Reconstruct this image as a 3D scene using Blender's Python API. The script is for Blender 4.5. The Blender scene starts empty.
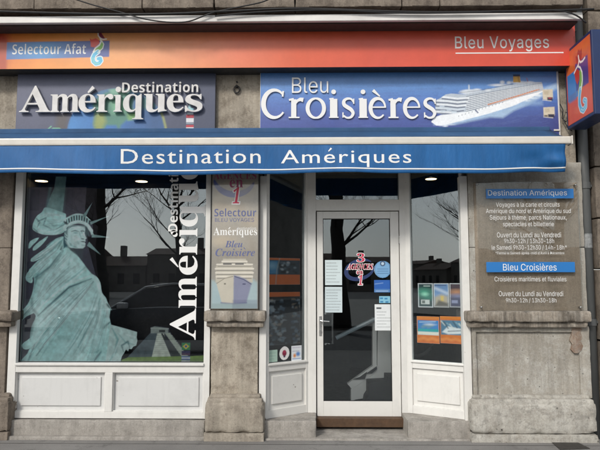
import bpy, bmesh, math, random, os
import numpy as np
from mathutils import Vector, Matrix
random.seed(7); np.random.seed(7)
scene = bpy.context.scene
COL = scene.collection

# ------------------------------------------------------------------ camera
F = 600.0; YAW = math.radians(0.95); PITCH = math.radians(5.25)
CAM = Vector((0.0, -5.56, 1.45))
fw = Vector((-math.sin(YAW)*math.cos(PITCH), math.cos(YAW)*math.cos(PITCH), math.sin(PITCH)))
rt = Vector((math.cos(YAW), math.sin(YAW), 0)); up = rt.cross(fw)
cd = bpy.data.cameras.new('camera'); cam = bpy.data.objects.new('camera', cd); COL.objects.link(cam)
cd.sensor_width = 36; cd.lens = 36; cd.clip_start = 0.05; cd.clip_end = 2000
cam.matrix_world = Matrix(((rt.x, up.x, -fw.x, CAM.x), (rt.y, up.y, -fw.y, CAM.y), (rt.z, up.z, -fw.z, CAM.z), (0, 0, 0, 1)))
scene.camera = cam

class Plane:
    """vertical wall plane through p0-p1 in plan; w is the offset towards the street"""
    def __init__(s, p0, p1):
        s.p0 = Vector((p0[0], p0[1], 0)); d = Vector((p1[0]-p0[0], p1[1]-p0[1], 0)); s.len = d.length
        s.t = d.normalized(); s.n = Vector((s.t.y, -s.t.x, 0))
    def uz(s, px, py, w=0.0):
        r = fw*F + rt*(px-300) - up*(py-225)
        o = s.p0 + s.n*w
        k = (o-CAM).dot(s.n)/r.dot(s.n)
        q = CAM + r*k
        return (q-s.p0).dot(s.t), q.z
    def P(s, u, z, w=0.0):
        q = s.p0 + s.t*u + s.n*w
        return Vector((q.x, q.y, z))
    def rect(s, x0, y0, x1, y1, w=0.0):
        a = s.uz(x0, y0, w); b = s.uz(x1, y0, w); c = s.uz(x1, y1, w); d = s.uz(x0, y1, w)
        return (a[0]+d[0])/2, (c[1]+d[1])/2, (b[0]+c[0])/2, (a[1]+b[1])/2   # u0,z0,u1,z1
FR = Plane((0, 0), (1, 0))

# ------------------------------------------------------------------ materials
def lin(c):
    if isinstance(c, str):
        c = [int(c[i:i+2], 16)/255 for i in (1, 3, 5)]
        return tuple(x/12.92 if x <= .04045 else ((x+.055)/1.055)**2.4 for x in c)
    return tuple(c)
MATS = {}
def nt(name):
    m = bpy.data.materials.new(name); m.use_nodes = True
    n = m.node_tree; b = n.nodes['Principled BSDF']
    return m, n, b
def N(n, t, **k):
    x = n.nodes.new(t)
    for a, v in k.items():
        if a in x.inputs.keys(): x.inputs[a].default_value = v
        else: setattr(x, a, v)
    return x
def coords(n, scale=(1, 1, 1)):
    tc = N(n, 'ShaderNodeTexCoord'); mp = N(n, 'ShaderNodeMapping'); mp.inputs['Scale'].default_value = scale
    n.links.new(tc.outputs['Object'], mp.inputs['Vector']); return mp.outputs[0]
def noise(n, v, sc, det=6, rough=.6):
    x = N(n, 'ShaderNodeTexNoise'); x.inputs['Scale'].default_value = sc; x.inputs['Detail'].default_value = det
    x.inputs['Roughness'].default_value = rough; n.links.new(v, x.inputs['Vector']); return x.outputs[0]
def ramp(n, v, stops):
    r = N(n, 'ShaderNodeValToRGB'); cr = r.color_ramp
    while len(cr.elements) < len(stops): cr.elements.new(.5)
    for e, (p, c) in zip(cr.elements, stops):
        e.position = p; e.color = (c, c, c, 1) if isinstance(c, (int, float)) else (*lin(c), 1)
    n.links.new(v, r.inputs[0]); return r.outputs[0]
def mix(n, f, a, b, mode='MIX'):
    x = N(n, 'ShaderNodeMix', data_type='RGBA', blend_type=mode)
    for s, v in ((0, f), (6, a), (7, b)):
        if isinstance(v, (int, float)) and s == 0: x.inputs[0].default_value = v
        elif isinstance(v, (tuple, str)): x.inputs[s].default_value = (*lin(v), 1)
        else: n.links.new(v, x.inputs[s])
    return x.outputs[2]
def bump(n, b, v, st, dist=.01):
    x = N(n, 'ShaderNodeBump'); x.inputs['Strength'].default_value = st; x.inputs['Distance'].default_value = dist
    n.links.new(v, x.inputs['Height']); n.links.new(x.outputs[0], b.inputs['Normal'])
def simple(name, c, rough=.5, metal=0, var=.12, sc=6, bmp=0, spec=None, stretch=(1, 1, 1)):
    if name in MATS: return MATS[name]
    m, n, b = nt(name); v = coords(n, stretch)
    nz = noise(n, v, sc); l = lin(c)
    f = ramp(n, nz, [(.3, 1-var), (.7, 1+0*var)])
    n.links.new(mix(n, 1.0, l, f, 'MULTIPLY'), b.inputs['Base Color'])
    rr = ramp(n, noise(n, v, sc*3), [(.3, max(0, rough-.08)), (.7, min(1, rough+.08))])
    n.links.new(rr, b.inputs['Roughness']); b.inputs['Metallic'].default_value = metal
    if spec is not None: b.inputs['Specular IOR Level'].default_value = spec
    if bmp: bump(n, b, noise(n, v, sc*12, 8), bmp, .004)
    MATS[name] = m; return m
def stone(name, c1, c2, c3, pits=.5, seed=0, ps=38, cs=7.5, drip=.80, blot=None):
    m, n, b = nt(name)
    tc = N(n, 'ShaderNodeTexCoord'); mp = N(n, 'ShaderNodeMapping'); mp.inputs['Location'].default_value = (seed, seed*2, seed*3)
    n.links.new(tc.outputs['Object'], mp.inputs['Vector']); v = mp.outputs[0]
    big = ramp(n, noise(n, v, 2.6, 10, .72), [(.36, 0.), (.64, 1.)])
    col = mix(n, big, c1, c2)
    st = ramp(n, noise(n, v, cs, 12, .82), [(.47, 0.), (.60, .8)])
    col = mix(n, st, col, c3)
    fine = ramp(n, noise(n, v, 75, 10, .8), [(.32, .70), (.66, 1.)])
    col = mix(n, 1.0, col, fine, 'MULTIPLY')
    mp2 = N(n, 'ShaderNodeMapping'); mp2.inputs['Scale'].default_value = (7, 7, .7); n.links.new(v, mp2.inputs['Vector'])
    sk_ = ramp(n, noise(n, mp2.outputs[0], 1.4, 9, .75), [(.40, 1.), (.60, drip-.06)])
    col = mix(n, 1.0, col, sk_, 'MULTIPLY')
    if blot: col = mix(n, ramp(n, noise(n, v, 24, 8, .7), [(.52, 0.), (.62, .75)]), col, blot)
    vo = N(n, 'ShaderNodeTexVoronoi'); vo.inputs['Scale'].default_value = ps
    n.links.new(v, vo.inputs['Vector'])
    pit = ramp(n, vo.outputs['Distance'], [(.06, 1.), (.2, 0.)])
    gate = ramp(n, noise(n, v, 9, 3), [(.5, 0.), (.6, 1.)])
    pg = mix(n, 1.0, pit, gate, 'MULTIPLY')
    pm = N(n, 'ShaderNodeMath', operation='MULTIPLY'); n.links.new(pg, pm.inputs[0]); pm.inputs[1].default_value = pits
    col = mix(n, pm.outputs[0], col, (.035, .03, .026))
    n.links.new(col, b.inputs['Base Color']); b.inputs['Roughness'].default_value = .9
    b.inputs['Specular IOR Level'].default_value = .25
    hs = N(n, 'ShaderNodeMath', operation='SUBTRACT'); n.links.new(noise(n, v, 45, 10, .75), hs.inputs[0]); n.links.new(pm.outputs[0], hs.inputs[1])
    bump(n, b, hs.outputs[0], .55, .008)
    return m
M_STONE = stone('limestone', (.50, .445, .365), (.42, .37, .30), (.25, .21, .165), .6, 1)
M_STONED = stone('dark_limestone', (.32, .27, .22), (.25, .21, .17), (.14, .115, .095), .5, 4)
M_PIER = stone('grey_limestone', (.46, .43, .375), (.37, .34, .29), (.58, .565, .52), .85, 9, 24, 4.5)
M_PLINTH = stone('worn_plinth_stone', (.50, .45, .375), (.41, .365, .30), (.29, .25, .205), .6, 14)
M_PLINTR = stone('spalled_plinth_stone', (.45, .425, .37), (.58, .56, .51), (.36, .33, .285), .9, 77, 17, 9, .85, (.25, .24, .215))
M_LEDGE = stone('weathered_ledge_stone', (.40, .35, .29), (.31, .265, .215), (.50, .46, .40), .6, 21, 38, 7.5, .42)
M_PLATE = stone('stone_behind_plate', (.39, .325, .255), (.36, .30, .235), (.30, .25, .195), .2, 31, 38, 7.5, .88)
def pavemat():
    m, n, b = nt('pavement_asphalt'); v = coords(n)
    c = mix(n, ramp(n, noise(n, v, 1.1, 8, .7), [(.35, 0.), (.65, 1.)]), (.22, .213, .205), (.29, .28, .267))
    c = mix(n, 1., c, ramp(n, noise(n, v, 140, 4, .8), [(.3, .5), (.7, 1.)]), 'MULTIPLY')
    s = ramp(n, noise(n, v, 5, 10, .8), [(.56, 0.), (.66, .6)])
    c = mix(n, s, c, (.05, .048, .046)); n.links.new(c, b.inputs['Base Color']); b.inputs['Roughness'].default_value = .88
    bump(n, b, noise(n, v, 160, 6, .8), .6, .004); return m
M_PAVE = pavemat()
M_ROAD = simple('road_asphalt', (.05, .05, .052), .85, var=.3, sc=3, bmp=.4)
M_KERB = simple('granite_kerb', (.26, .25, .23), .8, var=.3, sc=8, bmp=.3)
M_STEP = stone('step_stone', (.46, .43, .39), (.40, .375, .34), (.30, .28, .25), .3, 40)
def paint(name, c, dirt=.25):
    m, n, b = nt(name); v = coords(n)
    d = ramp(n, noise(n, v, 2.4, 10, .75), [(.48, 0.), (.75, dirt)])
    vs = coords(n, (14, 14, 1.2)); d2 = ramp(n, noise(n, vs, 1.6, 8, .7), [(.55, 0.), (.8, dirt*.8)])
    col = mix(n, d, c, tuple(x*.62 for x in lin(c))); col = mix(n, d2, col, tuple(x*.7 for x in lin(c)))
    ch = ramp(n, noise(n, v, 26, 5, .55), [(.70, 0.), (.72, 1.)]); gt = ramp(n, noise(n, v, 3.1, 3), [(.5, 0.), (.56, 1.)])
    cm = N(n, 'ShaderNodeMath', operation='MULTIPLY'); n.links.new(ch, cm.inputs[0]); n.links.new(gt, cm.inputs[1])
    col = mix(n, cm.outputs[0], col, (.20, .175, .15))
    n.links.new(col, b.inputs['Base Color']); b.inputs['Roughness'].default_value = .42
    bump(n, b, noise(n, v, 60, 4), .08, .003); return m
M_WHITE = paint('white_joinery_paint', (.68, .67, .64), .5)
M_PANEL = paint('greyish_infill_paint', (.60, .60, .59), .4)
M_GREYP = paint('entrance_grey_white_paint', (.66, .65, .62), .45)
def glassmat(name, boost=.06, tint=(.975, .985, .985), ior=1.5):
    m, n, b = nt(name); n.nodes.remove(b)
    fr = N(n, 'ShaderNodeFresnel'); fr.inputs['IOR'].default_value = ior
    ad = N(n, 'ShaderNodeMath', operation='ADD'); n.links.new(fr.outputs[0], ad.inputs[0]); ad.inputs[1].default_value = boost
    tr = N(n, 'ShaderNodeBsdfTransparent'); tr.inputs[0].default_value = (*tint, 1)
    gl = N(n, 'ShaderNodeBsdfGlossy'); gl.inputs['Roughness'].default_value = .004; gl.inputs[0].default_value = (.86, .95, 1, 1)
    mx = N(n, 'ShaderNodeMixShader'); n.links.new(ad.outputs[0], mx.inputs[0]); n.links.new(tr.outputs[0], mx.inputs[1]); n.links.new(gl.outputs[0], mx.inputs[2])
    n.links.new(mx.outputs[0], n.nodes['Material Output'].inputs[0]); return m
M_GLASS = glassmat('window_glass', .035)
M_PLEXI = glassmat('acrylic_plate', .0, (.995, .995, .99), 1.38)
M_BLUE = simple('blue_awning_cloth', (.012, .082, .27), .62, var=.16, sc=2.2, bmp=.05)
def cloth(name, c, streak):
    m, n, b = nt(name); v = coords(n, (5, 5, .5)); l = lin(c)
    s = ramp(n, noise(n, v, 2.2, 9, .72), [(.35, 0.), (.75, 1.)])
    col = mix(n, s, tuple(x*.86 for x in l), tuple(min(1, x*streak+.004) for x in l))
    w2 = ramp(n, noise(n, coords(n), 1.3, 4, .6), [(.35, .86), (.65, 1.06)])
    n.links.new(mix(n, 1., col, w2, 'MULTIPLY'), b.inputs['Base Color']); b.inputs['Roughness'].default_value = .6
    bump(n, b, noise(n, coords(n, (3, 3, 1)), 3.5, 6, .6), .35, .02); return m
M_BLUE = cloth('blue_awning_fabric', (.003, .10, .30), 1.15)
M_BLUED = simple('faded_blue_awning_cloth', (.025, .09, .21), .75, var=.3, sc=3)
M_BAR = simple('cream_lacquered_aluminium', (.64, .61, .55), .35, var=.12, sc=9)
M_LETTER = simple('white_letters', (.78, .78, .77), .4, var=.05)
M_LETDIRTY = simple('dirty_white_raised_letters', (.66, .65, .64), .45, var=.22, sc=14)
M_BLACK = simple('black_rubber', (.012, .012, .013), .6)
M_DARK = simple('dark_metal', (.03, .027, .025), .55, var=.3)
M_RUST = simple('rusty_steel', (.095, .05, .024), .75, var=.45, sc=14, bmp=.3)
M_CHROME = simple('brushed_steel', (.55, .55, .54), .3, metal=1)
M_PIPE = simple('painted_grey_downpipe', (.10, .105, .105), .55, var=.3, sc=5, stretch=(4, 4, .6))
M_RAIL = simple('zinc_shutter_rail', (.78, .76, .73), .4, metal=.0, var=.4, sc=3, stretch=(.6, 1, 1))
M_STRIP = simple('blue_plastic_strip', (.02, .17, .48), .35, var=.06)
M_NAVY = simple('navy_sign_case', (.012, .03, .105), .4, var=.2)
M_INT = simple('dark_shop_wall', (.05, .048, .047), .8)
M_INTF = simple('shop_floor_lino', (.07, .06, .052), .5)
M_STAIRW = simple('white_stair_plaster', (.8, .81, .78), .6, var=.1)
M_TREAD = simple('dark_stair_treads', (.03, .032, .035), .6)
M_BARK = simple('bark', (.04, .034, .028), .9, var=.4, sc=14, bmp=.5)
M_CARP = simple('dark_car_paint', (.02, .024, .03), .25, var=.05)
M_CARG = simple('car_glass', (.01, .012, .014), .05)
M_TYRE = simple('tyre_rubber', (.02, .02, .02), .85)
M_RIM = simple('alloy_rim', (.5, .5, .5), .3, metal=1)
M_HOUSE = simple('far_house_render', (.24, .21, .18), .9, var=.5, sc=.4)
M_ROOFT = simple('far_roof_tiles', (.09, .05, .035), .9, var=.3, sc=.6)
M_PRED = simple('pink_red_vinyl', (.62, .03, .09), .45)
M_PBLUE = simple('violet_blue_vinyl', (.11, .13, .28), .45)
M_GREYB = simple('grey_felt_board', (.014, .014, .017), .8)
def emit(name, c, s):
    m, n, b = nt(name); b.inputs['Emission Color'].default_value = (*lin(c), 1); b.inputs['Emission Strength'].default_value = s
    b.inputs['Base Color'].default_value = (.8, .8, .8, 1); return m
M_LAMP = emit('lit_lamp', (1., .72, .40), 3.2)
def printmat(name, rough=.5, coat=0., lo=.88, hi=1.):
    m, n, b = nt(name); a = N(n, 'ShaderNodeAttribute'); a.attribute_name = 'Col'
    v = coords(n); f = ramp(n, noise(n, v, 7, 8, .7), [(.35, lo), (.7, hi)])
    n.links.new(mix(n, 1., a.outputs['Color'], f, 'MULTIPLY'), b.inputs['Base Color'])
    b.inputs['Roughness'].default_value = rough; b.inputs['Coat Weight'].default_value = coat; b.inputs['Coat Roughness'].default_value = .06
    return m
M_PRINT = printmat('matt_print', .5)
M_PRINTG = printmat('laminated_print', .4, .2, .88, 1.)
M_PRINTS = printmat('print_under_gloss_film', .4, 1.)

M_STATP = printmat('window_film_print', .45, 0., .97, 1.)

# ------------------------------------------------------------------ objects
def tag(o, label=None, cat=None, group=None, kind=None):
    if label: o['label'] = label
    if cat: o['category'] = cat
    if group: o['group'] = group
    if kind: o['kind'] = kind
    return o
def thing(name, loc, label, cat, group=None):
    o = bpy.data.objects.new(name, None); COL.objects.link(o); o.location = loc; o.empty_display_size = .1
    return tag(o, label, cat, group)
def rootloc(o):
    l = Vector((0, 0, 0))
    while o is not None: l += o.location; o = o.parent
    return l
def link(name, me, mat, parent=None, loc=None):
    o = bpy.data.objects.new(name, me); COL.objects.link(o)
    if mat is not None: me.materials.clear(); me.materials.append(mat)
    if parent is not None:
        o.parent = parent; L = rootloc(parent)
    else:
        L = Vector(loc) if loc is not None else Vector((0, 0, 0)); o.location = L
    me.transform(Matrix.Translation(-L)); me.update(); return o
class MB:
    def __init__(s): s.bm = bmesh.new()
    def hexa(s, pts, bev=.003):
        """8 corners: bottom 4 (ccw), top 4"""
        vs = [s.bm.verts.new(p) for p in pts]; fs = []
        for f in ((3, 2, 1, 0), (4, 5, 6, 7), (0, 1, 5, 4), (1, 2, 6, 5), (2, 3, 7, 6), (3, 0, 4, 7)):
            fs.append(s.bm.faces.new([vs[i] for i in f]))
        if bev:
            es = list({e for f in fs for e in f.edges})
            bmesh.ops.bevel(s.bm, geom=es, offset=bev, segments=2, affect='EDGES', profile=.6)
        return s
    def uz(s, pl, u0, z0, u1, z1, w0, w1, bev=.003):
        q = [pl.P(u0, z0, w1), pl.P(u1, z0, w1), pl.P(u1, z0, w0), pl.P(u0, z0, w0)]
        t = [Vector((p.x, p.y, z1)) for p in q]
        return s.hexa(q+t, bev)
    def px(s, pl, x0, y0, x1, y1, w0, w1, bev=.003):
        u0, z0, u1, z1 = pl.rect(x0, y0, x1, y1, w1); return s.uz(pl, u0, z0, u1, z1, w0, w1, bev)
    def box(s, a, b, bev=.003):
        (x0, y0, z0), (x1, y1, z1) = a, b
        return s.hexa([(x0, y0, z0), (x1, y0, z0), (x1, y1, z0), (x0, y1, z0), (x0, y0, z1), (x1, y0, z1), (x1, y1, z1), (x0, y1, z1)], bev)
    def prism(s, pl, pts, w0, w1):
        """polygon in (u,z) extruded between w0 and w1"""
        a = [s.bm.verts.new(pl.P(u, z, w1)) for u, z in pts]; b = [s.bm.verts.new(pl.P(u, z, w0)) for u, z in pts]
        s.bm.faces.new(a); s.bm.faces.new(b[::-1]); n = len(pts)
        for i in range(n): s.bm.faces.new([a[i], b[i], b[(i+1) % n], a[(i+1) % n]])
        return s
    def tube(s, pts, rad, seg=8, cap=True):
        pts = [Vector(p) for p in pts]; rad = rad if isinstance(rad, (list, tuple)) else [rad]*len(pts); rings = []
        for i, p in enumerate(pts):
            d = (pts[min(i+1, len(pts)-1)]-pts[max(i-1, 0)]).normalized()
            a = Vector((0, 0, 1)) if abs(d.z) < .9 else Vector((1, 0, 0))
            x = d.cross(a).normalized(); y = d.cross(x)
            rings.append([s.bm.verts.new(p+(x*math.cos(k*2*math.pi/seg)+y*math.sin(k*2*math.pi/seg))*rad[i]) for k in range(seg)])
        for i in range(len(rings)-1):
            for k in range(seg): s.bm.faces.new([rings[i][k], rings[i][(k+1) % seg], rings[i+1][(k+1) % seg], rings[i+1][k]])
        if cap and seg > 2: s.bm.faces.new(rings[0][::-1]); s.bm.faces.new(rings[-1])
        return s
    def build(s, name, mat, parent=None, smooth=False, loc=None, rec=True):
        if rec: bmesh.ops.recalc_face_normals(s.bm, faces=s.bm.faces)
        me = bpy.data.meshes.new(name); s.bm.to_mesh(me); s.bm.free()
        if smooth:
            for p in me.polygons: p.use_smooth = True
        return link(name, me, mat, parent, loc)

from mathutils import noise as mnoise
def roughen(o, size=.035, amt=.004, chip=.006):
    bm = bmesh.new(); bm.from_mesh(o.data)
    for _ in range(7):
        es = [e for e in bm.edges if e.calc_length() > size*1.5]
        if not es: break
        bmesh.ops.subdivide_edges(bm, edges=es, cuts=1, use_grid_fill=True)
    L = rootloc(o); bm.normal_update()
    sharp = {}
    for v in bm.verts:
        p = (v.co+L); n1 = mnoise.noise(p*9); n2 = mnoise.noise(p*31); n3 = mnoise.noise(p*14+Vector((5, 3, 1)))
        ex = abs(v.normal.x)+abs(v.normal.y)+abs(v.normal.z)-1     # >0 on edges and corners
        sharp[v] = v.normal*(amt*(.6*n1+.4*n2)-max(0, n3-.12)*chip*4*min(1, ex*2.5))
    for v, d in sharp.items(): v.co += d
    bm.to_mesh(o.data); bm.free()
    for p in o.data.polygons: p.use_smooth = True
    try: o.data.set_sharp_from_angle(angle=math.radians(38))
    except Exception: pass
    return o

# ------------------------------------------------------------------ painter (prints)
class Canvas:
    """paints in photo-like units on a grid; becomes a dense mesh with a colour per vertex"""
    def __init__(s, x0, y0, x1, y1, bg, R=2.5):
        s.b = (x0, y0, x1, y1); s.nx = int((x1-x0)*R)+2; s.ny = int((y1-y0)*R)+2
        s.X, s.Y = np.meshgrid(np.linspace(x0, x1, s.nx), np.linspace(y0, y1, s.ny)); s.R = R
        s.C = np.ones((s.ny, s.nx, 3))*np.array(lin(bg))
    def blend(s, al, c, sl=None):
        c = np.array(lin(c)) if isinstance(c, (str, tuple)) else c
        if sl is None: s.C = s.C*(1-al[..., None])+c*al[..., None]
        else: s.C[sl] = s.C[sl]*(1-al[..., None])+c*al[..., None]
    def win(s, x0, y0, x1, y1, pad):
        bx0, by0, bx1, by1 = s.b; kx = (s.nx-1)/(bx1-bx0); ky = (s.ny-1)/(by1-by0)
        i0 = max(0, int((x0-pad-bx0)*kx)); i1 = min(s.nx, int((x1+pad-bx0)*kx)+2); j0 = max(0, int((y0-pad-by0)*ky)); j1 = min(s.ny, int((y1+pad-by0)*ky)+2)
        return (slice(j0, max(j0, j1)), slice(i0, max(i0, i1)))
    def sd(s, pts, pad=None):
        P = np.array(pts, float); sl = s.win(P[:, 0].min(), P[:, 1].min(), P[:, 0].max(), P[:, 1].max(), 1e6 if pad is None else pad)
        X = s.X[sl]; Y = s.Y[sl]; d = np.full(X.shape, 1e9); ins = np.zeros(X.shape, bool); n = len(P)
        for i in range(n):
            a = P[i]; b = P[(i+1) % n]; ab = b-a; l = (ab**2).sum()+1e-12
            t = np.clip(((X-a[0])*ab[0]+(Y-a[1])*ab[1])/l, 0, 1)
            d = np.minimum(d, np.hypot(X-a[0]-t*ab[0], Y-a[1]-t*ab[1]))
            c = ((a[1] > Y) != (b[1] > Y)); ins ^= c & (X < (b[0]-a[0])*(Y-a[1])/((b[1]-a[1]) or 1e-9)+a[0])
        r = np.where(ins, d, -d)
        return r if pad is None else (r, sl)
    def poly(s, pts, c, soft=.35, a=1.):
        r, sl = s.sd(pts, soft+.5); s.blend(np.clip(.5+r/soft/2, 0, 1)*a, c, sl); return s
    def mask(s, pts, soft=.35):
        r, sl = s.sd(pts, soft+.5); m = np.zeros(s.X.shape); m[sl] = np.clip(.5+r/soft/2, 0, 1); return m
    def line(s, pts, w, c, soft=.4, a=1., mask=None, taper=False):
        xs = [p[0] for p in pts]; ys = [p[1] for p in pts]; sl = s.win(min(xs), min(ys), max(xs), max(ys), w/2+soft+.5)
        X = s.X[sl]; Y = s.Y[sl]; best = np.zeros(X.shape); n = len(pts)-1
        for i in range(n):
            p = np.array(pts[i], float); q = np.array(pts[i+1], float); ab = q-p; l = (ab**2).sum()+1e-12
            t = np.clip(((X-p[0])*ab[0]+(Y-p[1])*ab[1])/l, 0, 1); d = np.hypot(X-p[0]-t*ab[0], Y-p[1]-t*ab[1])
            ww = w/2*(np.sin(np.clip((i+t)/n, .04, .96)*math.pi)**.6 if taper else 1)
            best = np.maximum(best, np.clip(.5+(ww-d)/soft/2, 0, 1))
        if mask is not None: best = best*mask[sl]
        s.blend(best*a, c, sl); return s
    def ell(s, cx, cy, rx, ry, c, soft=.4, a=1., mask=None):
        g = 1+soft/min(rx, ry)+.2; sl = s.win(cx-rx*g, cy-ry*g, cx+rx*g, cy+ry*g, .5)
        d = (1-np.hypot((s.X[sl]-cx)/rx, (s.Y[sl]-cy)/ry))*min(rx, ry); al = np.clip(.5+d/soft/2, 0, 1)*a
        if mask is not None: al = al*mask[sl]
        s.blend(al, c, sl); return s
    def rect(s, x0, y0, x1, y1, c, soft=.25, a=1.): return s.poly([(x0, y0), (x1, y0), (x1, y1), (x0, y1)], c, soft, a)
    def grain(s, amp, sz=3):
        g = np.random.rand(s.ny//sz+2, s.nx//sz+2); g = np.kron(g, np.ones((sz, sz)))[:s.ny, :s.nx]
        for _ in range(sz):
            g = (g+np.roll(g, 1, 0)+np.roll(g, 1, 1)+np.roll(g, -1, 0)+np.roll(g, -1, 1))/5
        s.C = s.C*(1+(g-.5)[..., None]*amp); return s
    def build(s, pl, w, name, mat, parent, rect=None, uzrect=None):
        u0, z0, u1, z1 = uzrect if uzrect else pl.rect(*(rect or s.b), w)
        U = np.linspace(u0, u1, s.nx)[None, :].repeat(s.ny, 0); Z = np.linspace(z1, z0, s.ny)[:, None].repeat(s.nx, 1)
        co = np.empty((s.ny*s.nx, 3)); U = U.ravel(); Z = Z.ravel()
        co[:, 0] = pl.p0.x+pl.t.x*U+pl.n.x*w; co[:, 1] = pl.p0.y+pl.t.y*U+pl.n.y*w; co[:, 2] = Z
        idx = np.arange(s.ny*s.nx).reshape(s.ny, s.nx)
        q = np.stack([idx[1:, :-1], idx[1:, 1:], idx[:-1, 1:], idx[:-1, :-1]], -1).reshape(-1, 4)
        me = bpy.data.meshes.new(name); me.vertices.add(len(co)); me.vertices.foreach_set('co', co.ravel())
        me.loops.add(q.size); me.loops.foreach_set('vertex_index', q.ravel().astype(np.int32))
        me.polygons.add(len(q)); me.polygons.foreach_set('loop_start', np.arange(0, q.size, 4, dtype=np.int32))
        me.update(calc_edges=True)
        at = me.color_attributes.new('Col', 'FLOAT_COLOR', 'POINT')
        rgba = np.ones((s.ny*s.nx, 4), np.float32); rgba[:, :3] = np.clip(s.C.reshape(-1, 3), 0, 1); at.data.foreach_set('color', rgba.ravel())
        return link(name, me, mat, parent)

# ------------------------------------------------------------------ lettering
INTER = None
try:
    p = os.path.join(bpy.utils.resource_path('LOCAL'), 'datafiles', 'fonts', 'Inter.woff2')
    if os.path.exists(p): INTER = bpy.data.fonts.load(p)
except Exception: INTER = None
ALPH = {'serif': (0x1D400, 0x1D41A, 0x1D7CE), 'serifi': (0x1D468, 0x1D482, None), 'sansb': (0x1D5D4, 0x1D5EE, 0x1D7EC)}
def glyphs(body, kind, off=0., spacing=1., ext=0.):
    """-> vertices (x,y,z) and faces of the text outline, flat, baseline at 0"""
    c = bpy.data.curves.new('text', 'FONT')
    if kind in ALPH:
        A, a, d = ALPH[kind]; s = ''
        for ch in body:
            if 'A' <= ch <= 'Z': s += chr(A+ord(ch)-65)
            elif 'a' <= ch <= 'z': s += chr(a+ord(ch)-97)
            elif ch.isdigit() and d: s += chr(d+int(ch))
            else: s += ch
        body = s
    elif kind == 'inter' and INTER: c.font = INTER
    c.body = body; c.resolution_u = 3; c.offset = off; c.space_character = spacing; c.extrude = ext
    o = bpy.data.objects.new('text', c); COL.objects.link(o)
    dg = bpy.context.evaluated_depsgraph_get(); me = bpy.data.meshes.new_from_object(o.evaluated_get(dg))
    vs = [tuple(v.co) for v in me.vertices]; fs = [tuple(p.vertices) for p in me.polygons]
    bpy.data.objects.remove(o); bpy.data.curves.remove(c); bpy.data.meshes.remove(me)
    return vs, fs
def lettering(items, pl, w, name, mat, parent, depth=.0, surf=None, extra=None, ei=0):
    """items: (text, kind, x0, y0, x1, y1, opts) with the ink box in picture units; flat or raised letters.
    single letters make one word together; every other item is a part of its own"""
    if len(items) > 1 and any(len(i[0]) > 1 for i in items):
        return [lettering([it], pl, w, name, mat, parent, depth, surf, extra if k == ei else None) for k, it in enumerate(items)]
    V = []; Fc = []
    for it in items:
        body, kind, x0, y0, x1, y1 = it[:6]; o = it[6] if len(it) > 6 else {}
        rot = o.get('rot', 0)
        vs, fs = glyphs(body, kind, o.get('off', 0), o.get('sp', 1), 1. if depth else 0.)
        xs = [v[0] for v in vs]; ys = [v[1] for v in vs]; ax, bx, ay, by = min(xs), max(xs), min(ys), max(ys)
        u0, z0, u1, z1 = pl.rect(x0, y0, x1, y1, w)
        k = len(V)
        for v in vs:
            fx = (v[0]-ax)/(bx-ax); fy = (v[1]-ay)/(by-ay)
            if rot: fx, fy = 1-fy, fx
            u = u0+(u1-u0)*fx+o.get('sk', 0)*(fy-.5)*(z1-z0); z = z0+(z1-z0)*fy
            dw = depth*(v[2]+1)/2 if depth else 0
            V.append(pl.P(u, z, w+dw+(surf(u, z) if surf else 0)))
        Fc += [tuple(i+k for i in f) for f in fs]
    me = bpy.data.meshes.new(name); me.from_pydata(V, [], Fc); me.update()
    o = link(name, me, mat, parent)
    if extra:
        m = MB()
        for pts in extra:
            if depth: m.prism(pl, [pl.uz(*p, w+depth) for p in pts], w, w+depth)
            else: m.bm.faces.new([m.bm.verts.new(pl.P(*pl.uz(*p, w), w+(surf(*pl.uz(*p, w)) if surf else 0))) for p in pts])
        me2 = bpy.data.meshes.new('t'); m.bm.normal_update(); m.bm.to_mesh(me2); m.bm.free()
        L = rootloc(parent) if parent else Vector(); me2.transform(Matrix.Translation(-L))
        b = bmesh.new(); b.from_mesh(me); b.from_mesh(me2); b.to_mesh(me); b.free(); bpy.data.meshes.remove(me2)
    return o
def ellring(a0, a1, cx=.5, cy=.5, rx=.5, ry=.5, n=28):
    return [(cx+rx*math.cos(math.radians(a0+(a1-a0)*i/n)), cy+ry*math.sin(math.radians(a0+(a1-a0)*i/n))) for i in range(n+1)]
STROKES = {   # low contrast book face drawn as strokes of changing width (share of x-height)
 'C': [(ellring(42, 322, .53, .5, .46, .465), lambda t: .055+.085*math.sin(math.pi*min(1, t*1.02))**1.3), ([(.86, .74), (.885, .93)], lambda t: .05)],
 'o': [(ellring(90, 450, .5, .5, .41, .46, 40), lambda t: .075+.085*abs(math.sin(2*math.pi*(t))))],
 'r': [([(.34, .04), (.34, .93)], lambda t: .22), ([(.04, .035), (.68, .035)], lambda t: .06), ([(.06, .9), (.34, .95)], lambda t: .085), ([(.38, .66), (.55, .86), (.72, .93), (.9, .9)], lambda t: .07+.12*t)],
 'i': [([(.5, .04), (.5, .66)], lambda t: .30), ([(.06, .028), (.94, .028)], lambda t: .05), ([(.1, .655), (.5, .675)], lambda t: .06)],
 's': [([(.86, .78), (.7, .93), (.42, .95), (.2, .84), (.22, .66), (.45, .54), (.68, .43), (.82, .26), (.68, .08), (.4, .045), (.16, .15)], lambda t: .07+.09*math.sin(math.pi*t)**2), ([(.87, .7), (.87, .95)], lambda t: .05), ([(.13, .05), (.13, .3)], lambda t: .05)],
 'e': [(ellring(2, 318, .5, .5, .42, .46, 36), lambda t: .065+.10*math.sin(math.pi*min(1, max(0, t)))**1.5), ([(.12, .545), (.9, .545)], lambda t: .06)],
}
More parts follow.
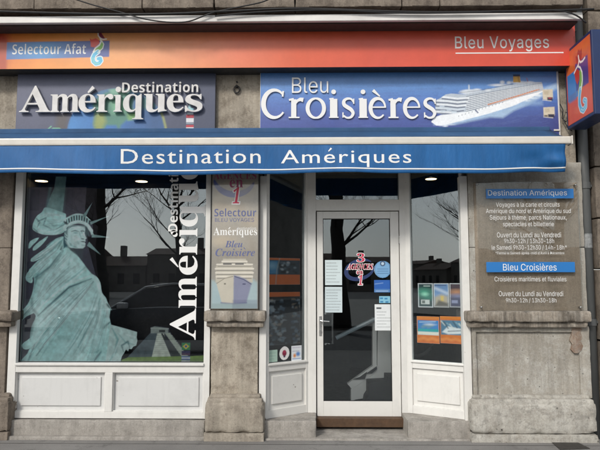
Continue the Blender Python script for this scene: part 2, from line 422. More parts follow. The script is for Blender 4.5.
def stroked(items, pl, w, name, mat, parent, depth, extra=None):
    m = MB(); k = 0
    for ch, x0, y0, x1, y1 in items:
        u0, z0, u1, z1 = pl.rect(x0, y0, x1, y1, w); H = z1-z0; Wd = u1-u0
        asp = H if ch != 'i' else H*.72
        for pts, wf_ in STROKES[ch]:
            P2 = [Vector((u0+a*Wd, z0+b*H)) for a, b in pts]
            if len(P2) > 4 and ch == 's':      # smooth
                Q = []
                for i in range(len(P2)-1):
                    a, b, c, d = P2[max(i-1, 0)], P2[i], P2[i+1], P2[min(i+2, len(P2)-1)]
                    for j in range(4):
                        t = j/4; Q.append(.5*(2*b+(c-a)*t+(2*a-5*b+4*c-d)*t*t+(3*b-a-3*c+d)*t**3))
                P2 = Q+[P2[-1]]
            n = len(P2); closed = (P2[0]-P2[-1]).length < 1e-5; A = []; B = []
            for i, p in enumerate(P2):
                a = P2[i-1] if i else (P2[-2] if closed else p); b = P2[i+1] if i < n-1 else (P2[1] if closed else p)
                d = (b-a).normalized(); nn = Vector((-d.y, d.x))*wf_(i/(n-1))*asp*.57; A.append(p+nn); B.append(p-nn)
            dd = depth+.0003*(k % 5); k += 1
            f = [m.bm.verts.new(pl.P(q.x, q.y, w+dd)) for q in A]; g = [m.bm.verts.new(pl.P(q.x, q.y, w+dd)) for q in B]
            f2 = [m.bm.verts.new(pl.P(q.x, q.y, w)) for q in A]; g2 = [m.bm.verts.new(pl.P(q.x, q.y, w)) for q in B]
            for i in range(n-1):
                m.bm.faces.new([f[i], f[i+1], g[i+1], g[i]]); m.bm.faces.new([f[i], f2[i], f2[i+1], f[i+1]]); m.bm.faces.new([g[i+1], g2[i+1], g2[i], g[i]])
            if not closed:
                m.bm.faces.new([f[0], g[0], g2[0], f2[0]]); m.bm.faces.new([f[-1], f2[-1], g2[-1], g[-1]])
        if ch == 'i':
            cx = (x0+x1)/2; m.prism(pl, [pl.uz(*p, w+depth) for p in disc(cx, y0+2.4, 2.35)], w, w+depth)
    for pts in (extra or []): m.prism(pl, [pl.uz(*p, w+depth) for p in pts], w, w+depth)
    return m.build(name, mat, parent, rec=False)
def smooth(pts, k=4, jit=0., seed=0):
    r_ = random.Random(seed); n = len(pts); o = []
    P_ = [Vector(p) for p in pts]
    for i in range(n):
        a, b, c, d = P_[i-1], P_[i], P_[(i+1) % n], P_[(i+2) % n]
        for j in range(k):
            t = j/k; q = .5*(2*b+(c-a)*t+(2*a-5*b+4*c-d)*t*t+(3*b-a-3*c+d)*t**3); o.append((q.x+r_.uniform(-jit, jit), q.y+r_.uniform(-jit, jit)))
    return o
def disc(cx, cy, r, n=20): return [(cx+r*math.cos(2*math.pi*i/n), cy+r*math.sin(2*math.pi*i/n)) for i in range(n)]

# ================================================================== SETTING
def U(px, py=300, w=0.): return FR.uz(px, py, w)[0]
def Z(py, px=300, w=0.): return FR.uz(px, py, w)[1]
WX0, WX1 = -9.0, 9.0
m = MB(); m.box((-60, -5.85, -.25), (60, 0.05, 0.036), 0); tag(m.build('pavement', M_PAVE), kind='structure')
m = MB(); m.box((-60, -6.0, -.25), (60, -5.85, 0.042), .01); tag(m.build('kerb', M_KERB), kind='structure')
m = MB(); m.box((-60, -.232, .03), (60, -.226, .0375), 0); m.box((-60, -1.9, .03), (60, -1.893, .0375), 0); tag(m.build('paving_joint', M_DARK), kind='structure')
m = MB(); m.box((-400, -400, -.5), (400, -6.0, -.13), 0); tag(m.build('road', M_ROAD), kind='structure')
m = MB(); m.box((-400, .6, -.5), (400, 400, -.12), 0); tag(m.build('ground', M_ROAD), kind='structure')
m = MB(); m.box((-120, -40, -.4), (120, -13, .0), .01); tag(m.build('far_pavement', M_KERB), kind='structure')

# ================================================================== THE BUILDING
bld = thing('stone_building', (0, 0.3, 0), 'grey brown limestone shop building with carved piers, cornice and shopfront', 'building')
zl = Z(166)            # underside of the lintel
uL0, uL1 = U(10.5), U(208)         # left window opening
uM0, uM1 = U(211), U(259)
uE0, uE1 = U(262), U(468.5)
uR0, uR1 = U(469), U(583)
zc = FR.uz(300, 7, .35)[1]
m = MB()
m.uz(FR, WX0, zl, uR1-.01, 4.6, -.45, 0, 0)
lint = m.build('wall', M_STONE, bld)
m = MB(); uu = WX0
for i, px in enumerate([-220, -90, 34, 142, 214, 295, 402, 440, 584]):
    a = U(px, 5, .35); m.uz(FR, uu, zc, a-.004, zc+.42, -.2, .35, .006); uu = a+.004
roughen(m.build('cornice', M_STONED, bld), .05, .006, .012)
m = MB(); uu = WX0
for r in range(4):
    uu = WX0; z0 = zc+.424+r*.4
    while uu < uR1-.1:
        a = min(uu+random.uniform(.7, 1.3), uR1); m.uz(FR, uu+.003, z0, a-.003, z0+.394, -.2, .22+(.05 if r == 0 else 0), .006); uu = a
m.build('upper_masonry', M_STONED, bld)
m = MB(); m.uz(FR, WX0, FR.uz(300, 27, .2)[1], uR1+.02, zc+.002, -.1, .06, 0); m.build('recess_wall', M_DARK, bld)
# piers
def pier(px0, px1, lpx, ppx, mat, lm, pm, wsh=.05, panel=False, ext0=None):
    sh = MB(); a = U(px0, 300, wsh) if ext0 is None else ext0
    b = U(px1, 300, wsh)
    zt = FR.uz(300, 318, wsh)[1]
    zj = FR.uz(300, 247.5, wsh)[1]
    sh.uz(FR, a, zt, b, zj-.002, -.35, wsh-.015, .006); sh.uz(FR, a+.001, zj+.002, b-.001, zl+.02, -.35, wsh-.016, .006)
    sh.uz(FR, a+.004, 0, b-.004, zt, -.35, wsh-.02, .004)
    if panel:   # raised border round a sunk field on the lower shaft
        z0 = FR.uz(500, 398, wsh)[1]; z1 = FR.uz(500, 328, wsh)[1]
        sh.uz(FR, a, z0, a+.035, z1, 0, wsh+.004, .008); sh.uz(FR, b-.10, z0, b, z1, 0, wsh+.006, .008)
        sh.uz(FR, a, z1-.035, b, z1+.02, 0, wsh+.008, .008)
    p = roughen(sh.build('pier', mat, bld), .03, .004, .004)
    l = MB(); l0, l1 = (U(lpx[0], 318, .14) if ext0 is None else ext0), U(lpx[1], 318, .14)
    zb = FR.uz(300, 327.5, .12)[1]; zt2 = FR.uz(300, 311, .14)[1]; h = zt2-zb
    l.uz(FR, l0, zb+h*.35, l1, zt2, -.3, .14, .018); l.uz(FR, l0+.02, zb, l1-.02, zb+h*.36, -.3, .105, .012)
    roughen(l.build('ledge', lm, p), .018, .003, .007)
    q = MB(); q0, q1 = (U(ppx[0], 420, .14) if ext0 is None else ext0), U(ppx[1], 420, .14); zp = FR.uz(300, 401, .13)[1]
    zg = .036+(zp-.036)*.2; q.uz(FR, q0, -.02, q1, zg-.0005, -.3, .14, .004); q.uz(FR, q0+.002, zg, q1-.002, zp-.012, -.3, .137, .03); q.uz(FR, q0+.015, zp-.05, q1-.015, zp+.018, -.3, .122, .02)
    q.uz(FR, q0+.032, zp, q1-.032, zp+.045, -.3, .075, .02)
    roughen(q.build('plinth', pm, p), .024, .006, .010)
    return p
pm_ = pier(211, 258.5, (203.5, 265.5), (204, 264), M_STONE, M_LEDGE, M_PLINTH)
pr_ = pier(471.5, 588, (467.5, 592), (471.5, 598), M_PIER, M_LEDGE, M_PLINTR, panel=True)
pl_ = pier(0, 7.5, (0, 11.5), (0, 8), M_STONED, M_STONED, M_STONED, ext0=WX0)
# upper right stone beside the fascia, and the stone neighbour beyond the pipe
m = MB(); uRp = U(590, 200, .0)
zj = [0, .9, 1.55, 2.02, 2.5, 3.0, 3.5, 4.0, 4.5, 5.0]
for a, b in zip(zj[:-1], zj[1:]): m.uz(FR, U(597, 250), a+.003, 9, b-.003, -.3, .02+random.uniform(0, .01), .008)
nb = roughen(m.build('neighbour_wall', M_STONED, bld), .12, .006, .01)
m = MB(); m.uz(FR, uR1-.02, 0, U(598, 250), 4.9, -.4, -.14, 0); m.build('slot_back', M_DARK, bld)
# the shop behind the glass
room = thing('shop_interior', (-.7, 2.2, 0), 'dim shop room seen through the entrance glass', 'room')
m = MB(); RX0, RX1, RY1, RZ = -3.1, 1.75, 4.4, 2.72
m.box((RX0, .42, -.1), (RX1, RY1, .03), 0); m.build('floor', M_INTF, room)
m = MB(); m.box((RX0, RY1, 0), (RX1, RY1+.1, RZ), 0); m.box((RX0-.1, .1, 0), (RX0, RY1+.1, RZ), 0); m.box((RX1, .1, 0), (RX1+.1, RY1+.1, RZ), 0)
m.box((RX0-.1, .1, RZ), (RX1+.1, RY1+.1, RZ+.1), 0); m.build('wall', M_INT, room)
# ================================================================== STEPS
def step(px0, px1, z0, z1, w0, w1, label, name='stone_step', mat=M_STEP, group=None, ext0=None, cat='step'):
    a = ext0 if ext0 is not None else U(px0, 425, w1); b = U(px1, 425, w1)
    m = MB(); m.uz(FR, a, z0, b, z1, w0, w1, .008); o = m.build(name, mat, loc=FR.P((a+b)/2, z0, w1))
    roughen(o, .03, .004, .006); return tag(o, label, cat, group)
zs = FR.uz(300, 421.5, .07)[1]
step(5, 204.5, 0, zs, -.3, .07, 'long stone step under the large statue window')
step(2, 204.3, 0, .066, -.3, .12, 'thin worn slab edge below the long left step', 'stone_slab', cat='slab')
step(264, 316.3, 0, zs, -.45, .05, 'short stone step left of the door, under the narrow glazed side')
step(408, 471, 0, zs, -.45, .05, 'short stone step right of the door, beside the big right pier')
step(264.4, 470.5, 0, .052, -.45, .10, 'low stone slab in front of the entrance door', 'stone_slab', cat='slab')
thr = MB(); thr.px(FR, 316.6, 418.6, 407.6, 427.3, -.34, -.22, .004)
tag(thr.build('door_threshold', M_RUST, loc=FR.P(U(362), 0, -.22)), 'rusty brown metal threshold bar below the glass door', 'threshold')

# ================================================================== LARGE WINDOW
LW = thing('display_window', FR.P(U(108), zs, 0), 'large white framed shop window with two infill panels below and vertical white lettering', 'shop window')
m = MB(); wf = .02; zw0 = FR.uz(100, 418.5, wf)[1]
u0 = U(10.5, 300, wf); u1 = U(210.5, 300, wf); gx0 = FR.uz(18.8, 290, wf)[0]; gx1 = FR.uz(204.6, 290, wf)[0]
gz0 = FR.uz(100, 363, wf)[1]; ztop = zl+.01
m.uz(FR, u0, zw0, gx0, ztop, -.08, wf); m.uz(FR, gx1, zw0, u1, ztop, -.08, wf)
m.uz(FR, gx0, zw0, gx1, zw0+.06, -.08, wf-.003)
m.uz(FR, gx0, gz0-.085, gx1, gz0-.012, -.08, wf-.002); m.uz(FR, gx0-.004, gz0-.022, gx1+.004, gz0, -.08, wf+.018, .004)
md = FR.uz(108.2, 395, wf)[0]; m.uz(FR, md-.035, zw0+.06, md+.035, gz0-.085, -.08, wf-.0015)
m.uz(FR, gx0, ztop-.05, gx1, ztop, -.08, wf-.002)
m.build('frame', M_WHITE, LW)
for a, b in ((gx0, md-.035), (md+.035, gx1)):
    z0, z1 = zw0+.06, gz0-.085
    p = MB(); p.uz(FR, a-.01, z0-.01, b+.01, z1+.01, -.06, -.022, 0)
    p.uz(FR, a+.045, z0+.045, b-.045, z1-.045, -.03, -.008, .007)
    p.build('infill_panel', M_PANEL, LW)
    p = MB()      # thin moulding just inside the frame
    for (c, d, e, f) in ((a, z0, b, z0+.008), (a, z1-.008, b, z1), (a, z0+.008, a+.008, z1-.008), (b-.008, z0+.008, b, z1-.008)): p.uz(FR, c, d, e, f, -.03, .004, .002)
    p.build('moulding', M_WHITE, LW)
m = MB(); m.uz(FR, gx0-.01, gz0-.01, gx1+.01, ztop-.04, -.056, -.05, 0); pane = m.build('pane', M_GLASS, LW)
m = MB()
for (a, b, c, d) in ((gx0, gz0, gx1, gz0+.006), (gx0, gz0+.006, gx0+.006, ztop-.05), (gx1-.006, gz0+.006, gx1, ztop-.05)): m.uz(FR, a, b, c, d, -.05, -.03, 0)
m.build('glazing_seal', M_BLACK, LW)
# lettering stuck on the glass, reading upwards
def acc(cx, cy, dx, dy, wid0, wid1):
    L = math.hypot(dx, dy); nx, ny = -dy/L, dx/L
    return [(cx+nx*wid0/2, cy+ny*wid0/2), (cx-nx*wid0/2, cy-ny*wid0/2), (cx+dx-nx*wid1/2, cy+dy-ny*wid1/2), (cx+dx-nx*wid1*.2, cy+dy-ny*wid1*.2+.0), (cx+dx+nx*wid1/2, cy+dy+ny*wid1/2)]
V = dict(rot=1)
# letter boxes traced: x span = height direction, y span = advance
lets = [('A', 169.8, 195.8, 308.5, 339.8), ('m', 178.4, 196.6, 276.8, 307.8), ('e', 178.8, 197.6, 255.6, 274.8), ('r', 179, 197.2, 238.2, 254.6), ('i', 170.6, 197.4, 228.4, 236.6),
        ('q', 179.4, 206.0-.6, 204.4, 226.6), ('u', 178.8, 198.6, 181.4, 204), ('e', 180, 199, 162.5, 179.5)]
items = [(t, 'serif', a, c, b, d, V) for t, a, b, c, d in lets]
extra = [acc(178.2, 267.0, -7.2, -8.6, 1.0, 3.6)]
lettering(items, FR, -.0492, 'lettering', M_LETTER, LW, depth=0, extra=extra)
lettering([('Destination', 'sansb', 168.2, 158, 178.2, 231.4, dict(rot=1))], FR, -.0492, 'lettering', M_LETTER, LW, extra=[disc(175, 234.4, 2.6)])

# dark display case behind the glass
case = thing('display_case', FR.P(U(108), gz0, -.3), 'black lined display case behind the large left window', 'display case')
m = MB(); zso = FR.uz(100, 178.5, -.2)[1]
m.uz(FR, u0, gz0-.1, u1, ztop+.1, -.56, -.50, 0); m.build('backing', M_GREYB, case)
m = MB(); m.uz(FR, u0, zso, u1, zso+.05, -.50, -.08, 0); m.build('soffit', M_GREYB, case)
m = MB(); m.uz(FR, u0, gz0-.05, u1, gz0-.02, -.50, -.08, 0); m.uz(FR, u0-.04, gz0-.1, u0, zso, -.5, -.08, 0); m.uz(FR, u1, gz0-.1, u1+.04, zso, -.5, -.08, 0); m.build('lining', M_GREYB, case)
def downlight(px, py, w, pz, label):
    r = fw*F+rt*(px-300)-up*(py-225); k = (pz-CAM.z)/r.z; q = CAM+r*k
    t = thing('downlight', (q.x, q.y, pz), label, 'ceiling lamp', 'round ceiling lamps behind the glass')
    a = MB(); a.tube([(q.x, q.y, pz-.004), (q.x, q.y, pz+.03)], .07, 24); a.build('rim', M_CHROME, t, True)
    a = MB(); a.tube([(q.x, q.y, pz-.007), (q.x, q.y, pz-.0045)], .058, 24); a.build('bulb', M_LAMP, t)
downlight(41.5, 180.6, 0, zso, 'warm lit round lamp above the statue picture, left of its arm')
downlight(141.5, 181, 0, zso, 'warm lit round lamp in the middle of the large window top')

# ---- statue picture
T1, T2, T3, T4, T5 = '#e2fbf8', '#c6f0ec', '#86bcbc', '#30626c', '#f4fffd'
NAVY = '#2b2c42'
cv = Canvas(18, 174, 205.5, 364, NAVY, 2.6)
cv.blend(np.clip((cv.Y-187)/150, 0, 1)*.6, '#20233a')
cv.blend(np.clip((230-cv.Y)/50, 0, 1)*.7, '#6a5c6c')
body = [(65.5, 246), (62, 252), (58, 251), (50, 256), (42, 262), (33, 268), (29, 272), (33, 276), (35, 284), (33, 296), (31, 303), (33, 312), (38, 317), (34, 328), (33, 338), (34, 346), (31, 354), (29, 364.5), (98, 364.5), (113, 364.5), (113, 326), (111, 318), (112, 310), (109, 304), (107, 299), (103, 294), (101, 284), (97, 278), (92, 275), (86, 268), (80, 260), (75, 253), (71, 250)]
sleeve = [(44, 208), (40, 212.6), (34.4, 217.4), (31.4, 224.4), (31.2, 230), (36, 233.6), (42, 235.4), (50, 236), (57, 235.6), (64, 232.4), (66, 226), (64.5, 219), (64, 215), (60, 213)]
arm = [(53, 172), (51.4, 188), (47, 199), (43.5, 212), (60, 220), (61.4, 205), (62.6, 188), (63.5, 172)]
tails = [[(28, 245), (31, 241), (38, 239), (33, 245), (28, 250)], [(33, 248), (42, 240), (47, 238), (40, 247), (33, 252)], [(31, 260), (44, 250), (55, 240), (63, 238), (64, 247), (56, 253), (44, 258), (33, 263)],
         [(26, 279), (29, 272), (38, 262), (54, 253), (62, 250), (58, 262), (46, 270), (34, 277), (33, 284), (28, 283)], [(18.6, 323), (22, 314), (29, 306), (34, 297), (50, 286), (48, 300), (38, 312), (28, 318), (22, 324)],
         [(25, 346), (30, 341), (36, 338), (37, 345), (33, 349), (28, 350)]]
tablet = [(112.5, 325.5), (126, 329), (139, 332.8), (138.6, 338), (139.4, 341), (138.4, 346), (135.6, 347), (133.8, 349.6), (131.5, 349), (130.6, 351.5), (128.4, 350), (126.4, 353.6), (124.4, 357), (122.6, 364.5), (108, 364.5)]
head = [(64.5, 244), (63.4, 234), (66, 230), (70, 226), (84, 227), (84.8, 230.5), (83.7, 234.2), (84.6, 237), (85.9, 239.4), (84.4, 240.8), (85, 242.3), (84, 243.4), (84.9, 245), (84.6, 248), (82.4, 249.9), (75, 249.8), (68.6, 248.8)]
body = smooth(body[:19], 3, .12, 1)[:-3]+body[19:22]+smooth(body[22:], 3, .1, 2)[:-3]; sleeve = smooth(sleeve, 4, .1, 3); tails = [smooth(t_, 3, .18, 4) for t_ in tails]
km = np.zeros(cv.X.shape)
for q in [body, sleeve, arm, tablet, head]+tails: km = np.maximum(km, cv.mask(q, .5))
for t in tails: cv.poly(t, T2)
cv.poly(arm, '#93b8b5'); cv.poly(arm, '#7ba3a2', 6, .0)
cv.line([(49, 174), (45, 208)], 2.2, T3, 1.5, .6); cv.line([(60, 176), (58, 214)], 5, '#86aeac', 3, .6)
cv.poly(sleeve, T2)
for a, w, c in (([(36, 222), (44, 219), (42, 226), (50, 230)], 1.4, T4), ([(34, 226), (40, 232), (52, 234), (62, 226)], 2.6, T1), ([(38, 217), (47, 214), (56, 216), (63, 217)], 2.2, T1), ([(45, 221), (52, 227), (60, 226), (65, 220)], 1.3, T3),
                ([(33, 231), (42, 236), (53, 236.5), (62, 231)], 1.2, T5), ([(50, 218), (57, 222), (63, 220)], 1.8, T1), ([(31.5, 229), (37, 234)], 1.2, T4), ([(34, 219), (38, 223), (36, 228)], 1.4, T4), ([(55, 230), (62, 226), (66, 222)], 1., T4)):
    cv.line(a, w, c, .7, .85, cv.mask(sleeve, .6), True)
for a, w, c in (([(33, 262), (48, 254), (62, 241)], 1.3, T4), ([(34, 260), (50, 249), (60, 240)], 1.6, T5), ([(28, 276), (40, 265), (58, 255)], 2., T1), ([(30, 279), (42, 268), (58, 260)], 1.2, T4), ([(52, 252), (58, 244), (63, 240)], 1.2, T3),
                ([(24, 318), (36, 306), (46, 292)], 1.6, T4), ([(21, 320), (30, 309), (40, 299)], 1.4, T1), ([(46, 247), (54, 241)], 1.2, T3), ([(57, 250), (61, 243)], .9, '#2f5557')):
    cv.line(a, w, c, .7, .8, None, True)
cv.poly([(32, 271), (46, 263), (57, 254), (62, 247), (59, 258), (48, 268), (36, 273)], '#22303c', .8, .9)
cv.poly(body, T2, .5)
bm_ = cv.mask(body, .5)
# broad light and dark fields of the robe
cv.blend(np.clip(.5+cv.sd([(60, 318), (76, 300), (92, 290), (88, 320), (74, 350), (64, 366), (46, 366), (50, 344)])/10/2, 0, 1)*.5*bm_, T3); cv.blend(np.clip((cv.Y-300)/70, 0, 1)*np.clip((80-cv.X)/50, 0, 1)*.35*bm_, T3)
for pts, c, s, a in (([(60, 256), (72, 256), (84, 268), (70, 285), (48, 300), (36, 318), (34, 300), (40, 280)], T1, 5, .75), ([(72, 292), (94, 282), (104, 300), (106, 330), (88, 364), (60, 364), (66, 330)], T1, 7, .5), ([(36, 320), (52, 304), (66, 296), (48, 326), (36, 348)], T1, 4, .7),
                     ([(70, 330), (86, 318), (84, 350), (74, 364), (58, 364)], T3, 8, .45), ([(33, 270), (44, 264), (38, 290), (33, 306)], T3, 4, .7), ([(94, 276), (101, 284), (104, 296), (110, 306), (111, 322), (102, 300)], T5, 2, .6), ([(96, 340), (104, 330), (108, 364), (92, 364)], T3, 5, .35)):
    cv.blend(np.clip(.5+cv.sd(pts)/s/2, 0, 1)*a*bm_, c)
folds = [([(63, 252), (56, 266), (44, 282), (38, 300)], 1.4, T3, .7), ([(66, 252), (62, 268), (52, 284), (44, 300)], 1.6, T5, .5), ([(60, 254), (50, 268), (40, 276), (34, 280)], 1.6, T4, .8), ([(70, 256), (68, 272), (60, 284)], 1.2, T3, .45),
         ([(86, 268), (76, 277), (66, 284), (54, 293), (46, 303)], 1.5, T3, .8), ([(86, 270.5), (74, 281), (60, 292), (44, 306), (34, 318)], 1.6, T5, .75), ([(92, 280), (82, 284), (70, 288.5), (60, 298), (48, 309), (40, 317)], 2.0, T4, .95), ([(91, 277), (80, 281), (68, 286)], 1.8, T5, .7),
         ([(94, 283), (84, 297), (74, 310), (62, 327), (48, 344), (40, 356)], 1.9, T4, .95), ([(92, 286), (82, 298), (70, 313)], 1.2, T5, .6), ([(76, 296), (62, 312), (50, 330), (40, 346), (33, 362)], 1.4, T3, .9), ([(72, 298), (58, 314), (46, 332), (36, 350)], 1.5, T5, .6),
         ([(66, 326), (52, 345), (42, 362)], 1.2, T3, .6), ([(38, 345), (34, 356), (31, 364)], 1.6, T4, .8), ([(98, 292), (94, 310), (86, 336), (82, 356)], 1.2, T3, .55), ([(101, 300), (99, 320), (95, 345), (90, 362)], 1.3, T3, .7), ([(103, 304), (101, 324), (98, 344)], 1.2, T5, .55), ([(106, 312), (104, 334), (100, 356)], 1., T3, .6),
         ([(104, 352), (100, 357), (97, 362)], 2.2, T4, .9), ([(112, 323), (107, 327), (105, 330)], 1.8, T4, .95), ([(108, 305), (112, 310)], 1.8, '#2b4a4c', .9), ([(92, 326), (86, 345), (80, 362)], 1.5, T5, .35), ([(84, 300), (80, 318), (76, 330)], 1.6, T5, .3), ([(56, 262), (48, 276), (40, 296)], 1.2, T5, .6), ([(44, 266), (38, 276), (35, 290)], 1.2, T4, .6)]
for a, w, c, al in folds: cv.line(a, w, c, .8, al, bm_, True)
def drape(ga, gb, mk, n, seed, wmax=1.0, al=.34):
    rr_ = random.Random(seed)
    for i in range(n):
        t = rr_.random(); q = [((1-t)*a[0]+t*b[0]+rr_.uniform(-.5, .5), (1-t)*a[1]+t*b[1]+rr_.uniform(-.5, .5)) for a, b in zip(ga, gb)]
        s0 = rr_.uniform(0, .5); s1 = s0+rr_.uniform(.3, .6); P_ = []
        for k in range(7):
            s = min(1, s0+(s1-s0)*k/6)*(len(q)-1); j = min(len(q)-2, int(s)); f = s-j; P_.append((q[j][0]*(1-f)+q[j+1][0]*f, q[j][1]*(1-f)+q[j+1][1]*f))
        w_ = rr_.uniform(.35, wmax); cv.line(P_, w_, rr_.choice([T3, T3, T4]), .6, al*rr_.uniform(.6, 1.3), mk, True)
        cv.line([(x+w_*.8, y+w_*.5) for x, y in P_], w_, rr_.choice([T1, T5]), .6, al*rr_.uniform(.6, 1.3), mk, True)
drape([(64, 251), (54, 264), (44, 280), (36, 300)], [(86, 269), (70, 281), (54, 293), (38, 310)], bm_, 26, 1, 1.7, .26)
drape([(92, 277), (72, 289), (54, 304), (38, 320)], [(96, 285), (78, 308), (54, 338), (32, 364)], bm_, 30, 2, 1.8, .26)
drape([(97, 285), (88, 310), (70, 340), (50, 366)], [(109, 306), (109, 330), (105, 350), (99, 366)], bm_, 34, 3, 1.9, .22)
drape([(34, 222), (42, 216), (54, 214), (62, 216)], [(33, 235), (42, 239), (54, 239), (64, 231)], cv.mask(sleeve, .6), 26, 4)
for ga_, gb_, sd0 in (([(64, 251), (54, 264), (44, 280), (36, 300)], [(86, 269), (70, 281), (54, 293), (38, 310)], 11), ([(92, 277), (72, 289), (54, 304), (38, 320)], [(96, 285), (78, 308), (54, 338), (32, 364)], 12), ([(97, 285), (88, 310), (70, 340), (50, 366)], [(109, 306), (109, 330), (105, 350), (99, 366)], 13)): drape(ga_, gb_, bm_, 30, sd0, .8, .38)
tmask = np.zeros(cv.X.shape)
for t in tails: tmask = np.maximum(tmask, cv.mask(t, .6))
drape([(26, 266), (44, 250), (62, 238)], [(28, 286), (44, 268), (62, 250)], tmask, 40, 5); drape([(20, 320), (32, 306), (46, 290)], [(24, 326), (38, 312), (50, 298)], tmask, 16, 6)
for pts, w_ in (([(42, 238), (50, 240), (58, 238), (64, 234)], 2.2), ([(62, 252), (56, 262), (47, 272), (38, 280)], 2.4), ([(33, 300), (34, 310), (40, 316)], 2.4), ([(36, 318), (34, 330), (33, 340)], 2.2)): cv.line(pts, w_, '#3a666c', 1.4, .6, np.maximum(bm_, tmask), True)
cv.poly(tablet, '#cfe6e2'); tm = cv.mask(tablet, .4)
for a, w, c in (([(114, 329), (120, 340), (118, 352), (112, 362)], 2.5, T3), ([(120, 334), (128, 343), (136, 345)], 1., T3), ([(126, 352), (124, 346), (130, 342), (132, 348)], 1.6, T4), ([(122, 340), (116, 356)], 1.2, T5), ([(128, 335), (137, 338)], 1.2, T5)): cv.line(a, w, c, .8, .8, tm, True)
# head, crown
cv.poly([(63, 250), (62.6, 240), (63.5, 230), (67, 229), (68, 246)], T4, .6)
cv.poly(head, T1, .5); hm = cv.mask(head, .5)
cv.poly([(63, 243), (63.6, 231), (66.4, 229.5), (66.8, 237), (66, 244), (68.6, 249), (65, 249)], T4, .9, .75)
for pts_ in ([(63.6, 234), (66, 237)], [(63.6, 237.4), (66.4, 239.6)], [(63.8, 240.6), (66.4, 242.8)]): cv.line(pts_, .8, T1, .4, .8, hm)
for a, w, c, al in (([(72, 239), (78, 240.5)], 6.5, T5, .65), ([(70, 228.8), (83, 229)], 2.2, T5, .5), ([(66.6, 230.4), (70, 227.2), (77, 226.2), (83.6, 227.4), (85, 231)], 1.5, T4, .85),
                    ([(70.4, 232.6), (74, 231.7), (77.6, 232.6)], 1.2, T4, .85), ([(72.4, 233.9), (76.8, 234.1)], 1.3, T3, .9), ([(79.4, 232.2), (83.6, 232.4)], 1.5, '#2c565e', .9), ([(80, 234), (83, 234)], 1.1, T3, .9),
                    ([(78.4, 232.8), (79.2, 236), (80.6, 239.6)], 1., T3, .7), ([(81.6, 232.6), (83.2, 236), (85, 239.2)], 1.3, T5, .9), ([(80.4, 240), (83.4, 240.3)], 1.1, '#2c565e', .95), ([(80.4, 242.7), (84.6, 243)], 1.1, '#24484f', 1.), ([(81.4, 244.6), (84.4, 244.9)], 1., T5, .8), ([(81, 246.3), (84, 246.5)], .8, T3, .8),
                    ([(68, 243), (71, 247), (77, 249)], 2., T3, .6), ([(76.6, 242), (78.2, 245.6)], 1.2, T3, .45), ([(82, 248), (84, 247.8)], 1.2, T5, .6)): cv.line(a, w, c, .55, al, hm, True)
neck = [(68, 248.6), (76, 250), (83.6, 250), (82.6, 254), (82.6, 262), (76, 256), (70, 251.5)]
cv.poly(neck, '#31424c', .7, .95); km = np.maximum(km, cv.mask(neck, .4))
cv.poly([(84.2, 227.6), (87.4, 230), (88.6, 236.6), (85.6, 238.4), (84.6, 236), (84.2, 232)], '#3d5a60', .5); 
cv.line(smooth([(63.8, 230.6), (68.4, 225.2), (76.4, 222.9), (84, 224.6), (88.6, 229.4), (90, 235.6)], 4)[:-4], 3.2, T1, .5)
cv.line(smooth([(63.8, 229.6), (68.4, 224.2), (76.4, 222.), (84, 223.8), (89, 228.6), (90, 233)], 4)[:-4], .9, T5, .5, .8)
cv.line(smooth([(65.4, 223.4), (69.6, 220), (75.6, 218.4), (82, 219.4), (86.8, 222.8)], 4)[:-4], 4.6, '#28434a', .6)
cv.line(smooth([(64, 221.8), (69, 217.2), (75.4, 215.2), (82.2, 216.4), (88, 221.6)], 4)[:-4], 1.5, T1, .5)
for i in range(9):
    t = i/8; x = 66.6+t*20; y = 222.6-4.2*math.sin(math.pi*(t*.86+.1)); cv.line([(x-.9+t*1.4, y-2.4), (x, y+2.6)], 1.0, T2, .4)
rays = [[(89, 223), (108.5, 216.6), (89.5, 225.8)], [(91, 235.4), (109, 238.6), (91, 238.6)], [(88.5, 243), (100.5, 256), (86.5, 247)], [(81, 217), (90.5, 203), (84, 218.6)]]
for q in rays: cv.poly(q, '#8fb3b1', .4); km = np.maximum(km, cv.mask(q, .4))
crown = [(63.2, 222), (68, 216.6), (76, 215), (84, 216.4), (91, 223), (92.4, 237), (88, 238), (84, 229), (72, 229), (63.5, 234)]
km = np.maximum(km, cv.mask(crown, .4))
# step pyramid, grass, small flags
py_l = [(133, 357), (152.6, 333), (153, 328.2), (158, 327.6), (159, 332), (154.5, 358), (131, 358)]
cv.poly([(129, 358.5), (152.6, 333), (160, 331), (155, 358.5)], '#4d5c64')
for k in range(8): cv.line([(150.8-2.5*k, 336+2.8*k), (158.6-.6*k, 335+3*k)], .5, '#56656a', .3, .6)
cv.poly([(159.5, 331), (165, 332.5), (173, 358), (153.8, 358)], '#d2d8cc')
for k in range(12): cv.line([(158.8-.35*k, 334+2*k), (165.6+.6*k, 334+2*k)], .35, '#8d958c', .3, .5)
cv.poly([(162, 333)]+[(163.6+1.35*k+(.9 if j else 0), 334+1.5*k+(0 if j else .0)) for k in range(16) for j in (0, 1)]+[(184.5, 358), (173.4, 358)], '#2d3539')
cv.poly([(166, 333.5), (171.5, 333.5)]+[(172.5+1.4*k+(.8 if j else 0), 335.5+1.75*k) for k in range(12) for j in (0, 1)]+[(191.5, 358), (184.5, 358)], '#aab3a6')
for k in range(9): cv.line([(168.5+1.7*k, 336.5+2.3*k), (174+1.75*k, 336.5+2.3*k)], .6, '#b4bbae', .3, .8)
cv.poly([(152.4, 328.6), (156, 327.2), (169.5, 329), (169.8, 334), (152.4, 334)], '#98a29d'); cv.rect(160.5, 330.6, 166.5, 333, '#30383a'); cv.line([(152.4, 329), (169.6, 329.6)], .9, '#b8c0ba')
grass = [(121.5, 364.5), (125, 359.5), (131, 357.4), (190, 356.2), (205.5, 355.4), (205.5, 364.5)]
